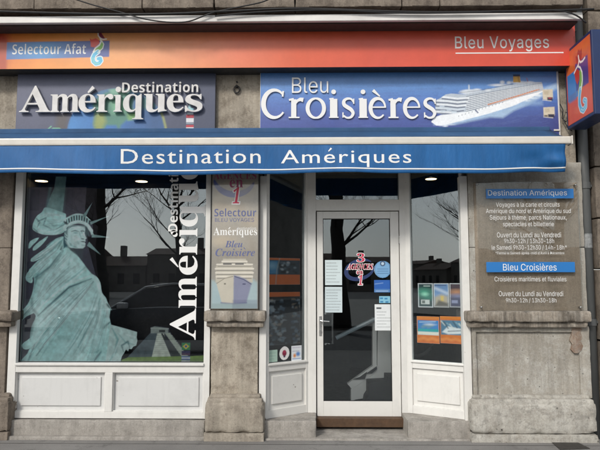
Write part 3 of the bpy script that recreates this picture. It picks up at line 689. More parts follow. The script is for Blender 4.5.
cv.poly(grass, '#6f8f3a'); cv.line([(126, 360), (204, 357)], 2., '#8aa84e', 1, .6)
pyr = [(129, 358.5), (152.3, 333), (152.3, 328), (157, 326.8), (170, 328.6), (171.5, 333), (173, 335), (192.5, 358.5)]
for q in (grass, pyr): km = np.maximum(km, cv.mask(q, .4))
for (y0, y1, cs) in ((343.2, 350.2, ['#1f8a4c']), (351.2, 355.2, ['#3c3768', '#5b3a5f']), (356.2, 360, ['#5b6fb0', '#d8dde6', '#5b6fb0']), (360.6, 364, ['#c9cdd6', '#8d95b8'])):
    h = (y1-y0)/len(cs)
    for i, c in enumerate(cs): cv.rect(183.2, y0+i*h, 191.6, y0+(i+1)*h, c)
    km = np.maximum(km, cv.mask([(183.2, y0), (191.6, y0), (191.6, y1), (183.2, y1)], .3))
cv.poly([(184.2, 346.7), (187.4, 344), (190.6, 346.7), (187.4, 349.4)], '#e0c83a'); cv.ell(187.4, 346.7, 1.2, 1.2, '#2b4f9a')
# the printed backdrop stops at the statue
back = [(18, 187.6), (84, 187.6), (83, 214), (88, 250), (100, 290), (112, 330), (112, 364.5), (18, 364.5)]
km = np.maximum(km, cv.mask(back, .4))
cv.grain(.34, 9); cv.grain(.22, 4); cv.grain(.14, 1)
def cut(o, cv, keep):
    k = keep > .5; fk = (k[1:, :-1] | k[:-1, 1:])
    bm = bmesh.new(); bm.from_mesh(o.data); bm.faces.ensure_lookup_table(); f = fk.ravel()
    bmesh.ops.delete(bm, geom=[bm.faces[i] for i in range(len(f)) if not f[i]], context='FACES'); bm.to_mesh(o.data); bm.free()
st = cv.build(FR, -.085, 'statue_print', M_STATP, None)
cut(st, cv, km); tag(st, 'cut-out print of a green crowned robed statue and a step pyramid behind the large window', 'window print')

# ================================================================== ENTRANCE
WD = -.30
PLn = Plane((U(266, 350, 0), 0.01), (FR.uz(308, 350, WD)[0], -WD))
PRn = Plane((FR.uz(407, 350, WD)[0], -WD), (U(466, 350, 0), 0.01))
def jambs():
    m = MB(); m.px(FR, 259.4, 176, 266.4, 418.5, -.08, .012); o = m.build('door_jamb', M_GREYP, None, loc=FR.P(U(262), zs, 0)); tag(o, 'grey white jamb post between the banner pier and the narrow entrance window', 'post')
    m = MB(); m.px(FR, 462.5, 176, 470, 423, -.08, .012); o = m.build('door_jamb', M_WHITE, None, loc=FR.P(U(465), zs, 0)); tag(o, 'white jamb post against the big right pier', 'post')
jambs()
def side_window(pl, px0, px1, gx0, gx1, label, mat):
    root = thing('side_window', pl.P(pl.len/2, zs, 0), label, 'window')
    m = MB(); a, b = .0, pl.len
    g0 = pl.uz(gx0, 300)[0]; g1 = pl.uz(gx1, 300)[0]; zsill = pl.uz((gx0+gx1)/2, 361.8)[1]
    w0, w1 = -.05, .0
    m.uz(pl, a, zs, g0, zl+.3, w0, w1); m.uz(pl, g1, zs, b, zl+.3, w0, w1)
    m.uz(pl, g0, zsill-.075, g1, zsill, w0, w1-.002); m.uz(pl, g0, zs, g1, zs+.075, w0, w1-.002)
    m.uz(pl, g0-.01, zsill-.02, g1+.01, zsill-.004, w0, w1+.012, .003)
    m.build('frame', mat, root)
    p = MB(); p.uz(pl, g0-.01, zs+.06, g1+.01, zsill-.06, -.045, -.022, 0); p.uz(pl, g0+.04, zs+.12, g1-.04, zsill-.12, -.03, -.008, .006); p.build('infill_panel', mat, root)
    g = MB(); g.uz(pl, g0-.01, zsill-.01, g1+.01, zl+.3, -.034, -.028, 0); g.build('pane', M_GLASS, root)
    return root, g0, g1, zsill
SWL, lg0, lg1, lzs = side_window(PLn, 266, 313, 269.3, 306, 'narrow angled window left of the door with grey white frame', M_GREYP)
SWR, rg0, rg1, rzs = side_window(PRn, 404, 466, 411, 461.5, 'wider angled window right of the door showing travel posters', M_WHITE)
# door frame with transom, door leaf
DF = thing('entrance_door', FR.P(U(360, 400, WD), .11, WD), 'white framed glass entrance door with transom window above', 'door')
m = MB(); dz0 = FR.uz(360, 418.5, WD)[1]
def dx(px, py=300, w=WD): return FR.uz(px, py, w)[0]
def dz(py, w=WD): return FR.uz(360, py, w)[1]
m.uz(FR, dx(306.5), dz0, dx(316), zl+.3, WD-.08, WD); m.uz(FR, dx(400.6), dz0, dx(409), zl+.3, WD-.08, WD)
m.uz(FR, dx(316), dz(210.5), dx(400.6), dz(199.5), WD-.08, WD-.002)
m.build('frame', M_GREYP, DF)
m = MB(); m.uz(FR, dx(315), dz(200), dx(402), zl+.3, WD-.05, WD-.044, 0); m.build('transom_pane', M_GLASS, DF)
lw = WD-.02; lf = MB(); gL, gR, gT, gB = dx(323.2), dx(391.4), dz(218.3), dz(401.8)
l0, l1 = dx(317, 300), dx(400, 300)
lf.uz(FR, l0, dz0+.006, gL, dz(211.3), lw-.05, lw); lf.uz(FR, gR, dz0+.006, l1, dz(211.3), lw-.05, lw)
lf.uz(FR, gL, gT, gR, dz(211.3), lw-.05, lw-.001); lf.uz(FR, gL, dz0+.006, gR, gB, lw-.05, lw-.001)
leaf = lf.build('door_leaf', M_GREYP, DF)
m = MB(); m.uz(FR, gL-.01, gB-.01, gR+.01, gT+.01, lw-.03, lw-.024, 0); m.build('pane', M_GLASS, leaf)
m = MB()
for (a, b, c, d) in ((gL, gB, gR, gB+.005), (gL, gT-.005, gR, gT), (gL, gB+.005, gL+.005, gT-.005), (gR-.005, gB+.005, gR, gT-.005)): m.uz(FR, a, b, c, d, lw-.024, lw-.008, 0)
m.build('glazing_seal', M_BLACK, leaf)
m = MB(); hx = dx(320.4); hz0, hz1 = dz(336), dz(316)
m.uz(FR, hx-.012, hz0, hx+.012, hz1, lw, lw+.008, .003)
a = FR.P(hx, dz(320), lw+.01); m.tube([a, FR.P(hx, dz(320), lw+.045), FR.P(hx-.0, dz(320.5), lw+.05), FR.P(hx+.02, dz(321), lw+.055), FR.P(hx+.085, dz(321.5), lw+.05)], .008, 8)
m.tube([FR.P(hx, dz(331), lw), FR.P(hx, dz(331), lw+.02)], .011, 12); m.build('handle', M_CHROME, leaf, False)
m = MB(); px_ = dx(332.5, 330, lw-.08)
m.tube([FR.P(px_-.07, dz(314), lw-.045), FR.P(px_-.07, dz(314), lw-.09), FR.P(px_, dz(314), lw-.09), FR.P(px_, dz(345), lw-.09), FR.P(px_-.07, dz(345), lw-.09), FR.P(px_-.07, dz(345), lw-.045)], .009, 8); m.build('pull_bar', M_CHROME, leaf)
m = MB()
for z in (dz(240), dz(388)): m.tube([FR.P(l1+.004, z-.04, lw+.008), FR.P(l1+.004, z+.04, lw+.008)], .008, 10)
m.build('hinge', M_CHROME, leaf)
# soffit of the recess
m = MB(); m.uz(FR, uE0, zl+.3, uE1, zl+.35, -.6, -.02, 0); m.build('porch_soffit', M_DARK, bld)

# ---- things on the door glass
def sheet(pl, w, box, label, cat, painter, name='paper_notice', mat=M_PRINT, bg='#e8ebec', R=3., group=None, keep=None, thick=.0012):
    c = Canvas(*box, bg, R); painter(c) if painter else None
    u0, z0, u1, z1 = pl.rect(*box, w)
    root = thing(name, pl.P((u0+u1)/2, z0, w), label, cat, group)
    o = c.build(pl, w, 'print', mat, root)
    if keep: cut(o, c, keep(c))
    else:
        m = MB(); m.uz(pl, u0, z0, u1, z1, w-thick-.0006, w-.0006, 0); m.build('backing', M_LETTER, root)
    return root
def lines(x0, x1, y0, y1, n, col='#5b6064', lw=.45, seed=0):
    def f(c):
        r = random.Random(seed)
        for i in range(n):
            y = y0+(y1-y0)*i/max(1, n-1); ww = r.uniform(.55, 1.); xx = x0
            while xx < x0+(x1-x0)*ww:
                l = r.uniform(.8, 2.6); c.line([(xx, y), (min(xx+l, x1), y)], lw, col, .3, .8); xx += l+.7
    return f
wn = lw-.0228
sheet(FR, wn, (325, 260, 342, 285.2), 'white typed notice at the upper left of the door glass', 'notice', lines(326.5, 340.5, 263, 282, 7, seed=1), bg='#cfdde0')
sheet(FR, wn, (325, 286.8, 342.2, 312.5), 'white typed notice just below another notice on the left of the door glass', 'notice', lines(326.5, 340.5, 290, 310, 8, seed=2), bg='#c8d6da')
def p_white(c):
    lines(377, 391, 312, 327, 6, seed=3)(c); c.rect(376.5, 307.4, 381.5, 309, '#40464c')
sheet(FR, wn, (374.8, 304.3, 392.6-1.4, 330.5), 'white paper with a dark heading at the lower right of the door glass', 'notice', p_white, bg='#dfe3e4')
def p_round(c):
    c.ell(382.7, 269.4, 8.4, 9.2, '#5f93c4'); c.ell(382.7, 269.4, 7.2, 8, '#79a8d2'); c.ell(382.7, 263.6, 2.6, 2.6, '#213a63'); c.ell(382.7, 263.6, 1.5, 1.5, '#b9cfe2')
    for i in range(3): c.line([(377.5, 269+i*2.2), (388, 269+i*2.2)], .6, '#2c5588', .3, .7)
sheet(FR, wn, (374.2, 260, 391.2, 279), 'round pale blue sticker on the right of the door glass', 'sticker', p_round, 'round_sticker', keep=lambda c: c.mask(disc(382.7, 269.4, 8.4), .1))
def p_blue(c):
    c.rect(373, 280, 393, 289, '#1f5cae'); c.rect(373, 289, 393, 293, '#4f7fb8'); c.line([(375, 284), (383, 283)], .6, '#9bbbe0', .4, .7); c.line([(376, 291), (388, 291)], .5, '#cfe0f0', .3, .8)
sheet(FR, wn, (374.2, 280, 391.2, 292.4), 'deep blue rectangular sticker right under the round pale blue one', 'sticker', p_blue, 'blue_sticker', bg='#1f5cae')
def p_small(c):
    for x, y in ((380, 297.5), (384.5, 297.8), (380.2, 301), (385.4, 301.2)): c.rect(x, y, x+3, y+1.6, '#2f7fb0')
sheet(FR, wn, (379.2, 296.2, 390.2, 303), 'small light blue card sticker above the white paper on the door', 'sticker', p_small, 'card_sticker', bg='#86c0d8')
# agency emblem on the door glass
emb = thing('door_emblem', FR.P(dx(360), dz(300), wn), 'red and white lettering with a dark blue ring stuck on the door glass', 'decal')
m = MB(); pts = []
def ring(cx, cy, rx, ry, rot, wid, a0, a1, n=48):
    o = []
    for s_, k in ((1, 1), (-1, 0)):
        for i in range(n+1)[::s_]:
            a = a0+(a1-a0)*i/n; q = math.sin(math.pi*i/n)**.5*wid if (a1-a0) < 6.2 else wid
            r = k*q/2-(1-k)*q/2
            x = (rx+r)*math.cos(a); y = (ry+r)*math.sin(a); o.append((cx+x*math.cos(rot)-y*math.sin(rot), cy+x*math.sin(rot)+y*math.cos(rot)))
    return o
rg = ring(360, 269.5, 14.2, 9, -.32, 4.2, .05, 5.9)
bm = m.bm; n2 = len(rg)//2
V_ = [bm.verts.new(FR.P(*FR.uz(*p, wn-.0008), wn-.0008)) for p in rg]
for i in range(n2-1):
    bm.faces.new([V_[i], V_[i+1], V_[-2-i], V_[-1-i]])
m.build('ring', simple('dark_blue_vinyl', (.012, .03, .12), .4), emb, rec=False)
lettering([('3', 'serif', 356.2, 252.6, 365.2, 262.6, dict(off=.03)), ('AGENCES', 'serifi', 346.4, 263.4, 373.6, 270, dict(off=.03)), ('en', 'serif', 356, 270.2, 363.4, 274.6, dict(off=.03)), ('1', 'serif', 357.6, 274.2, 363.6, 285.6, dict(off=.05, sk=.12))], FR, wn, 'outline', M_LETTER, emb)
lettering([('3', 'serif', 356.9, 253.2, 364.5, 262), ('AGENCES', 'serifi', 347, 264, 373, 269.4), ('en', 'serif', 356.7, 270.8, 362.8, 274.1), ('1', 'serif', 358.3, 274.8, 362.9, 284.9, dict(sk=.12))], FR, wn+.0006, 'lettering', M_PRED, emb)
# ---- posters in the side windows
wp = -.045
def brochure(k):
    def f(c):
        x0, y0, x1, y1 = c.b
        if k == 0:
            c.rect(x0+1, y0+1, x1-1, y1-1, '#0d3a3c'); c.ell(x0+6, y0+9, 6, 3, '#3fae8c', 3, .8); c.ell(x0+9, y0+14, 5, 2.4, '#1d8a74', 2.5, .8); c.ell(x0+7, y0+11, 2.4, 1.4, '#a8f0d0', 1.5, .8)
            c.rect(x0+3, y0+16.5, x0+11.5, y0+21, '#c9d0cc'); c.rect(x0+4, y0+17.3, x0+7, y0+20.2, '#5f6a66'); c.line([(x0+6, y0+2.8), (x1-3, y0+2.8)], .8, '#d8e8e0', .3, .8)
        elif k == 1:
            c.rect(x0+1, y0+1, x1-1, y1-1, '#6f94bf'); c.poly([(x0+1, y0+14), (x0+8, y0+11), (x1-1, y0+13), (x1-1, y1-1), (x0+1, y1-1)], '#b3a892', 1.5)
            c.line([(x0+2, y0+5), (x1-2, y0+10)], 2.2, '#dfe6ee', 1.4, .7); c.rect(x0+7, y0+13, x0+10, y0+18, '#d9bd5c', .8); c.poly([(x0+1, y1-1), (x0+5, y0+17), (x1-1, y0+20), (x1-1, y1-1)], '#5c5850', 1.2); c.line([(x0+1.5, y0+2.2), (x1-3, y0+2.2)], 1, '#2d3d68', .4, .8)
        else:
            c.rect(x0+1, y0+1, x1-.2, y1-1, '#4a3a44'); c.ell(x0+7, y0+9, 6, 2.4, '#c78c5c', 2, .9); c.ell(x0+8, y0+13, 6, 2, '#7e86b0', 2, .8); c.rect(x0+1, y0+15, x1, y1-1, '#33395e', 1.5); c.rect(x0+2, y0+17, x0+8, y0+20, '#8d94b4', .6)
    return f
for k, (a, b, lab) in enumerate(((418, 433, 'travel brochure with green northern lights on dark sky in the right side window'), (433.6, 449, 'travel brochure with blue sky and pale building in the right side window'), (449.6, 461, 'travel brochure with sunset over violet sea in the right side window'))):
    sheet(PRn, wp, (a, 283.2, b, 307.4), lab, 'brochure', brochure(k), 'travel_brochure', bg='#c4c9cc', group='travel brochures in the right side window')
def orange(k):
    def f(c):
        x0, y0, x1, y1 = c.b; c.rect(x0, y0, x1, y1, '#d8761f')
        c.line([(x0, y0+1.4), (x1, y0+1.4)], 1.6, '#e89433', 1, .8); c.line([(x0, y1-3), (x1, y1-3)], 4, '#c25818', 3, .7)
        for i in range(5): c.ell(x0+2+4.4*i, y1-3.5-(i % 2)*1.4, 2.4, 1.2, '#f0a045', 1.2, .7)
        if k == 0:
            c.rect(x0+.8, y0+4, x1-.8, y0+18.6, '#3a86c8'); c.rect(x0+.8, y0+12.6, x1-.8, y0+15.4, '#2aa7a7', .6); c.rect(x0+.8, y0+15.4, x1-.8, y0+18.6, '#e4e6da', .5)
            for i in range(6): c.ell(x0+6+1.8*i, y0+10.6-(i % 3)*.8, 1.7, 1.2, '#6f97a6', .8, .9)
            c.line([(x0+3, y0+6), (x1-4, y0+5)], .9, '#cfe4f4', .6, .7); c.ell(x0+13, y0+8, 4, .9, '#ffffff', 1, .7)
        elif k == 1:
            c.rect(x0+.8, y0+4, x1-.2, y0+18.6, '#4f7f9d'); c.poly([(x0+2, y0+16), (x0+8, y0+10), (x1, y0+12), (x1, y0+17), (x0+8, y0+18)], '#dfe6e8', .7)
            for i in range(7): c.line([(x0+1+3*i, y0+5+(i*5 % 4)), (x0+5+3*i, y0+9+(i*3 % 5))], 1.1, ['#d9dfd8', '#2f4a58', '#8fb7c4'][i % 3], .6, .85)
            c.line([(x0+8, y0+15), (x1, y0+14)], .9, '#33485c', .4, .8)
    return f
sheet(PRn, wp, (417, 316.4, 439.4, 343.2), 'orange bordered poster of a turquoise beach in the right side window', 'poster', orange(0), 'window_poster', M_PRINTG, group='orange travel posters in the right side window')
sheet(PRn, wp, (440.2, 316.4, 461.4, 343.6), 'orange bordered poster of a white boat in the right side window', 'poster', orange(1), 'window_poster', M_PRINTG, group='orange travel posters in the right side window')
def lp1(c):
    x0, y0, x1, y1 = c.b; c.rect(x0, y0, x1, y1, '#f07c34'); c.rect(x0, y0+2.2, x1, y0+16.6, '#3a4a56')
    c.rect(x0, y0+3, x0+11, y0+16, '#4f9bc8', 1.); c.ell(x0+5, y0+8, 5, 3, '#9fd0e6', 2, .8)
    r = random.Random(4)
    for i in range(26): c.ell(x0+13+r.random()*18, y0+4+r.random()*11, 1.4, 1., r.choice(['#c7cdd0', '#5f7480', '#222a30', '#8fa2ac']), .6, .9)
    c.line([(x0+13, y0), (x0+10, y0+12), (x0+9, y1)], .8, '#b9bdb4', .6, .8)
sheet(PLn, wp, (266.5, 258, 300, 284.6), 'orange edged poster with a blue picture, upper one in the narrow left side window', 'poster', lp1, 'window_poster')
def lp2(c):
    x0, y0, x1, y1 = c.b; c.rect(x0, y0, x1, y1, '#1c2024'); c.rect(x0, y0, x1, y0+4.6, '#f07c34')
    r = random.Random(9)
    for i in range(150):
        x = x0+r.random()**1.1*(x1-x0); y = y0+6+r.random()*(y1-y0-7); cc = r.choice(['#9eb6c4', '#c3ccd0', '#4a6170', '#7f97a4', '#2b343b', '#b8a48c', '#6a87a0'])
        if 16 < x-x0 < 24 and r.random() < .8: cc = '#24282b'
        c.poly([(x, y), (x+r.uniform(1.5, 5), y+r.uniform(-.6, .6)), (x+r.uniform(1.5, 5.), y+r.uniform(1.4, 3.8)), (x-.3, y+2.)], cc, .6, .6)
sheet(PLn, wp, (266.5, 292, 300, 344.5), 'crowded collage poster of small pictures, lower one in the narrow left side window', 'poster', lp2, 'window_poster')
wq = -.0272
sheet(PLn, wq, (267.6, 350, 277.4, 362), 'pale green card standing at the bottom left of the narrow side window', 'card', lines(269, 276, 353, 359, 3, '#7da294'), 'small_card', bg='#a9c4b6')
sheet(PLn, wq, (279.4, 346.4, 289.4, 360.2), 'round white sticker with a dark red flower at the bottom of the narrow side window', 'sticker', lambda c: (c.ell(284.4, 353.2, 4.8, 6.6, '#e4e2e0'), c.ell(284.4, 353.2, 2.2, 3., '#7d1f3c'), c.ell(284.4, 351.6, 1.4, 1.4, '#a2304f'), c.ell(284.4, 356.5, 1., 1., '#35274a')), 'round_sticker', keep=lambda c: (np.hypot((c.X-284.4)/4.8, (c.Y-353.2)/6.6) < 1).astype(float))
def wc(c):
    lines(292.6, 300.4, 347.5, 351, 2, '#8a6b9a')(c); c.ell(298, 354, 2, 2.2, '#5a86c4', 1); c.ell(294.6, 355.4, 1.3, 1.8, '#d8863e', .8); c.line([(292.6, 358.6), (300.6, 358.6)], .8, '#4f78b5', .3, .8)
sheet(PLn, wq, (291.4, 345.6, 301.6, 360.6), 'white card sticker with small blue and orange marks in the narrow side window', 'sticker', wc, 'card_sticker', bg='#dfe4e8')

# ================================================================== INSIDE
stc = thing('staircase', (.9, 1.5, .03), 'white plastered staircase with dark treads seen through the door glass', 'staircase')
IS = Plane((0, .82), (1, .82))
def ipoly(pts, w0, w1, name, mat):
    m = MB(); m.prism(IS, [IS.uz(x, y, w1) for x, y in pts], w0, w1); return m.build(name, mat, stc)
ipoly([(347.4, 384), (376, 363.5), (377.6, 366.5), (376.6, 372), (352, 389)], -.04, .04, 'stringer', M_STAIRW)
ipoly([(372.6, 318), (376.8, 318), (376.8, 366), (372.6, 369)], -.04, .05, 'newel_post', M_STAIRW)
ipoly([(352, 389), (377, 372), (378, 320), (402, 316), (402, 376), (387, 376), (387, 381.5), (368.4, 382.5), (368.4, 394), (365.6, 398), (356, 399.5), (351, 401), (351, 389)], -.12, .034, 'side_wall', M_STAIRW)
ipoly([(353, 379.5), (365, 379), (367, 372), (360, 377)], .045, .06, 'tread', M_TREAD)
ipoly([(365.6, 374), (376.8, 366.6), (377, 369), (372, 373.4)], .045, .06, 'tread', M_TREAD)
ipoly([(368.6, 383), (387.2, 382), (387.2, 376.6), (403, 376.6), (403, 409), (364, 409), (366, 399), (368.6, 395)], .04, .3, 'steps', M_TREAD)
hr = MB(); hr.tube([IS.P(*IS.uz(336, 338, .1), .1), IS.P(*IS.uz(375, 319, .1), .1)], .022, 8); hr.build('handrail', simple('pale_blue_rail', (.30, .38, .42), .3), stc)
desk = thing('reception_desk', (-.2, 3.2, .03), 'dark reception desk in the shadow at the back of the shop', 'desk')
m = MB(); m.box((-.7, 3.0, .74), (.6, 3.6, .78), .004); m.build('desk_top', M_INTF, desk)
m = MB(); m.box((-.66, 3.05, .03), (.56, 3.09, .74), .004); m.build('front_panel', M_INT, desk)
chair = thing('office_chair', (1.15, 1.0, .03), 'dark round backed office chair low behind the right side window', 'chair')
m = MB(); m.tube([(1.15, 1.0, .12), (1.15, 1.0, .45)], .03, 10)
for k in range(5): m.tube([(1.15, 1.0, .14), (1.15+.27*math.cos(k*1.257), 1.0+.27*math.sin(k*1.257), .07)], [.025, .018], 8)
m.build('base', M_DARK, chair)
m = MB(); m.box((.92, .78, .45), (1.38, 1.22, .53), .03); m.build('seat', M_GREYB, chair)
m = MB(); m.tube([(1.15+.2*math.cos(a), 1.2+.02*math.sin(a), .78+.17*math.sin(a)) for a in [i*math.pi/12 for i in range(25)]], .022, 8, False); m.build('backrest', simple('grey_chair_hoop', (.10, .11, .10), .4), chair, True)
downlight(431, 178.6, 0, FR.uz(431, 178.6, -.75)[1], 'lit lamp at the top of the right side window')
# ================================================================== FASCIA
fs = thing('fascia_sign', FR.P(0, Z(66, 300, .1), .1), 'long orange to red fascia sign with white lettering and seahorse emblem', 'shop sign')
WF = .20
fx1 = FR.uz(575.5, 45, WF)[0]; fz0 = FR.uz(300, 67.3, WF)[1]; fz1 = FR.uz(300, 25.6, WF)[1]
FX0 = FR.uz(-70, 45, WF)[0]
m = MB(); m.uz(FR, FX0, fz0, fx1, fz1, .0, WF-.002, .003); m.build('case', M_DARK, fs)
cv = Canvas(-70, 27, 576, 68, '#c9512a', 1.6)
t = np.clip(cv.X/576, 0, 1)
def gradx(c, stops):
    xs = [s for s, _ in stops]; cs = np.array([lin(q) for _, q in stops]); s = np.stack([np.interp(c.X, xs, cs[:, i]) for i in range(3)], -1); c.C = s
gradx(cv, [(-70, '#b03a1c'), (0, '#b8461f'), (7, '#c4552a'), (14, '#d9792f'), (40, '#e58d3c'), (110, '#e8a060'), (180, '#e39062'), (240, '#dd7350'), (300, '#d75a34'), (380, '#d2523a'), (470, '#d04a32'), (576, '#cc4632')])
cv.blend(np.clip((cv.Y-56)/12, 0, 1)*.35*np.clip((300-cv.X)/200, 0, 1), '#f09a3a')
cv.poly([(-2, 27), (4, 34), (8, 40), (9, 70), (-70, 70), (-70, 27)], '#a83418', 1.5, .75)
cv.line([(575, 40), (576, 68)], 1, '#8e2c1c', .5)
lens = [(8.2, 41.6), (112, 40.6), (112, 56.6), (8.2, 58.6)]
cv.poly(lens, '#3f5598', .3); lm_ = cv.mask(lens, .3)
cv.ell(45, 50, 26, 13, '#4f9ad2', 14, .95, lm_); cv.ell(88, 52, 20, 10, '#5a5a98', 10, .5, lm_)
o = cv.build(FR, WF, 'print', M_PRINTG, fs, uzrect=(FX0, fz0, fx1, fz1))
# emblem: fine canvas of its own on a thin plate
def seahorse(c, x0, y0, x1, y1, k=1.):
    X = lambda a: x0+a*(x1-x0); Yy = lambda b: y0+b*(y1-y0); w = (x1-x0)
    P_ = lambda L: [(X(a), Yy(b)) for a, b in L]
    c.poly(P_([(.0, .2), (.12, .24), (.35, .2), (.55, .26), (.6, .35), (.3, .47), (.08, .45), (.06, .34)]), '#d8483e', .3)
    c.poly(P_([(.5, .0), (.66, .03), (.75, .1), (.92, .22), (.68, .22), (.52, .12)]), '#7a1f3e', .3)
    c.poly(P_([(.7, .28), (.8, .36), (.8, .44), (.68, .54), (.45, .6), (.25, .62), (.35, .48), (.6, .40)]), '#6fb03e', .3)
    tail = P_([(.5, .6), (.3, .68), (.22, .78), (.26, .88), (.42, .95), (.6, .93), (.7, .86), (.66, .79), (.55, .8)])
    c.line(tail, .30*w, '#dfeef2', .35, 1, None, False); c.line(tail, .2*w, '#4fb4dc', .4); c.line(tail[2:6], .1*w, '#8fd0c0', .5, .7)
    c.line(P_([(.47, .02), (.5, .13), (.62, .2), (.78, .235), (.98, .225)]), .07*w, '#f2ece6', .35)
    c.line(P_([(.62, .2), (.68, .3), (.58, .4), (.35, .49), (.24, .6)]), .085*w, '#f2ece6', .35)
    c.line(P_([(.68, .24), (.84, .38), (.78, .5), (.5, .62)]), .05*w, '#e8e8da', .35)
sc = Canvas(87, 30.4, 108.5, 66.6, '#e59a50', 7)
gradx(sc, [(87, '#e79c56'), (108.5, '#e8a060')]); sc.blend(np.clip((sc.Y-56)/12, 0, 1)*.3, '#f09a3a')
q = [(80, 40.9), (112, 40.6), (112, 56.6), (80, 57.1)]; sc.poly(q, '#4a5898', .3)
seahorse(sc, 89.4, 31.4, 106.4, 65.6)
hk = np.zeros(sc.X.shape)
km2 = Canvas(87, 30.4, 108.5, 66.6, '#000000', 7); seahorse(km2, 89.4, 31.4, 106.4, 65.6); hk = (km2.C.sum(-1) > .12).astype(float)
eo = sc.build(FR, WF+.001, 'emblem', M_PRINTG, fs); cut(eo, sc, hk)
lettering([('Selectour Afat', 'sansb', 12.4, 43.6, 86, 54.2, dict(off=-.012, sk=.0))], FR, WF+.0012, 'lettering', M_LETTER, fs)
lettering([('Bleu Voyages', 'inter', 455, 36.2, 549, 51.6, dict(off=.004, sp=1.06))], FR, WF+.0012, 'lettering', M_LETTER, fs)
m = MB(); m.px(FR, 455.6, 52.3, 563.5, 53.4, WF, WF+.0015, 0); m.build('underline', M_LETTER, fs)

# ---- rail, cables under the cornice
rl = thing('shutter_rail', FR.P(0, Z(20, 300, .3), .3), 'long weathered zinc rail under the cornice, above the orange sign', 'rail')
rz0 = FR.uz(300, 21., .42)[1]; rz1 = FR.uz(300, 14.4, .42)[1]; re = FR.uz(583, 18, .42)[0]
m = MB(); zc_ = (rz0+rz1)/2; m.uz(FR, WX0, rz0, re, rz1, .38, .42, .006); m.build('front_strip', M_RAIL, rl)
m = MB(); m.uz(FR, WX0, rz0-.004, re-.02, rz1-.01, .05, .36, .003); m.build('bracket_strip', simple('brown_primer', (.07, .045, .038), .7, var=.3), rl)
cb = [([(-40, 10), (60, 13), (150, 14), (230, 11), (300, 8.5), (420, 12), (520, 11), (600, 9)], .009, 'black cable running level above the zinc rail'),
      ([(60, -6), (90, 4), (120, 12), (150, 20), (185, 22), (215, 12), (262, 2), (275, -6)], .006, 'thin black cable looping down over the rail at the left'),
      ([(215, 16), (260, 12), (330, 10), (400, 13), (470, 12.5), (560, 11), (588, 24)], .007, 'thin black cable sagging along the right half of the rail')]
for pts, r, lab in cb:
    P3 = []
    for i in range(len(pts)-1):
        a = pts[max(i-1, 0)]; b = pts[i]; c = pts[i+1]; d = pts[min(i+2, len(pts)-1)]
        for k in range(8):
            t_ = k/8; f = lambda j: .5*(2*b[j]+(c[j]-a[j])*t_+(2*a[j]-5*b[j]+4*c[j]-d[j])*t_*t_+(3*b[j]-a[j]-3*c[j]+d[j])*t_**3)
            P3.append(FR.P(*FR.uz(f(0), f(1), .45), .45))
    m = MB(); m.tube(P3, r, 6); tag(m.build('cable', M_BLACK, None, True, loc=P3[0]), lab, 'cable')

# ================================================================== TWO SIGN BOARDS
WB = .05
def board(px0, px1, label, edge):
    u0 = FR.uz(px0, 100, WB)[0]; u1 = FR.uz(px1, 100, WB)[0]; z1 = fz0+.012; z0 = FR.uz(300, 133, WB)[1]-.05
    t = thing('sign_board', FR.P((u0+u1)/2, z0, WB), label, 'sign board')
    m = MB(); m.uz(FR, u0, z0, u1, z1, 0.0, WB-.001, .003); m.build('board', edge, t)
    return t, (u0+.004, z0+.004, u1-.004, z1-.004)
M_GREYPL = simple('slate_grey_board', (.10, .105, .135), .45, var=.1)
A, ra = board(16.5, 215.3, 'slate grey sign board with raised white serif letters over a globe picture', M_GREYPL)
y0 = 68; y1 = 138
cv = Canvas(16.5, 66.5, 215.3, 138.5, '#565c70', 2.6)
gradx(cv, [(16, '#5e6278'), (120, '#575d74'), (215, '#454c64')])
cv.blend(np.clip((cv.Y-90)/60, 0, 1)*.3, '#3a3c4c')
gl = disc(117.5, 133, 49.5, 60); gm = cv.mask(gl, .8)
cv.poly(gl, '#3f78b8', .8)
cv.blend(gm*np.clip((cv.X-110)/45, 0, 1)*.75, '#34527c'); cv.blend(gm*np.clip((100-cv.X)/30, 0, 1)*.4*np.clip((cv.Y-100)/20, 0, 1), '#5aa2de')
cv.blend(gm*np.clip((108-cv.Y)/22, 0, 1)*.6, '#5d7f8c')
for pts, c, s in (([(93, 100), (98, 93), (106, 88), (116, 86), (127, 88), (134, 93), (133, 104), (138, 112), (131, 116), (127, 119), (122, 124), (120, 130), (117, 124), (108, 124), (105, 128), (104, 140), (97, 132), (94, 122), (95, 112)], '#57897a', 1.6),
                  ([(96, 112), (104, 110), (107, 120), (104, 126), (104, 140), (99, 134), (95, 124)], '#94a060', 2.5), ([(108, 84), (122, 82), (132, 86), (126, 90), (112, 90)], '#7fae9c', 1.5), ([(140, 96), (150, 92), (158, 100), (152, 108), (143, 106)], '#4f7f80', 2),
                  ([(128, 112), (139, 110), (135, 118), (129, 119)], '#79a86c', 1.5), ([(112, 98), (124, 98), (126, 108), (114, 110)], '#7db894', 4)): cv.blend(np.clip(.5+cv.sd(pts)/s/2, 0, 1)*gm, c)
cv.line([(160, 106), (164, 116), (166.5, 126), (167, 138)], 2.2, '#9aa060', 1, .9)
cv.poly([(57, 112), (70, 108), (68, 124), (67, 138), (56, 138)], '#5b5552', 3, .8)  # brown shadow below the raised letters, painted into the print
for a in ([(50, 131), (54, 127), (60, 127), (65, 130)], [(53, 133), (58, 130), (64, 132)], [(49, 128), (52, 125)]): cv.line(a, 1., '#7fc49c', .6, .9)
for (yy, cs) in ((105.5, '#7fb4c4'), (109, '#c9d4d8')): cv.rect(187.6, yy, 194, yy+3.4, cs)
cv.poly([(190, 101), (194, 110), (187, 110)], '#a8cfd8', .6)
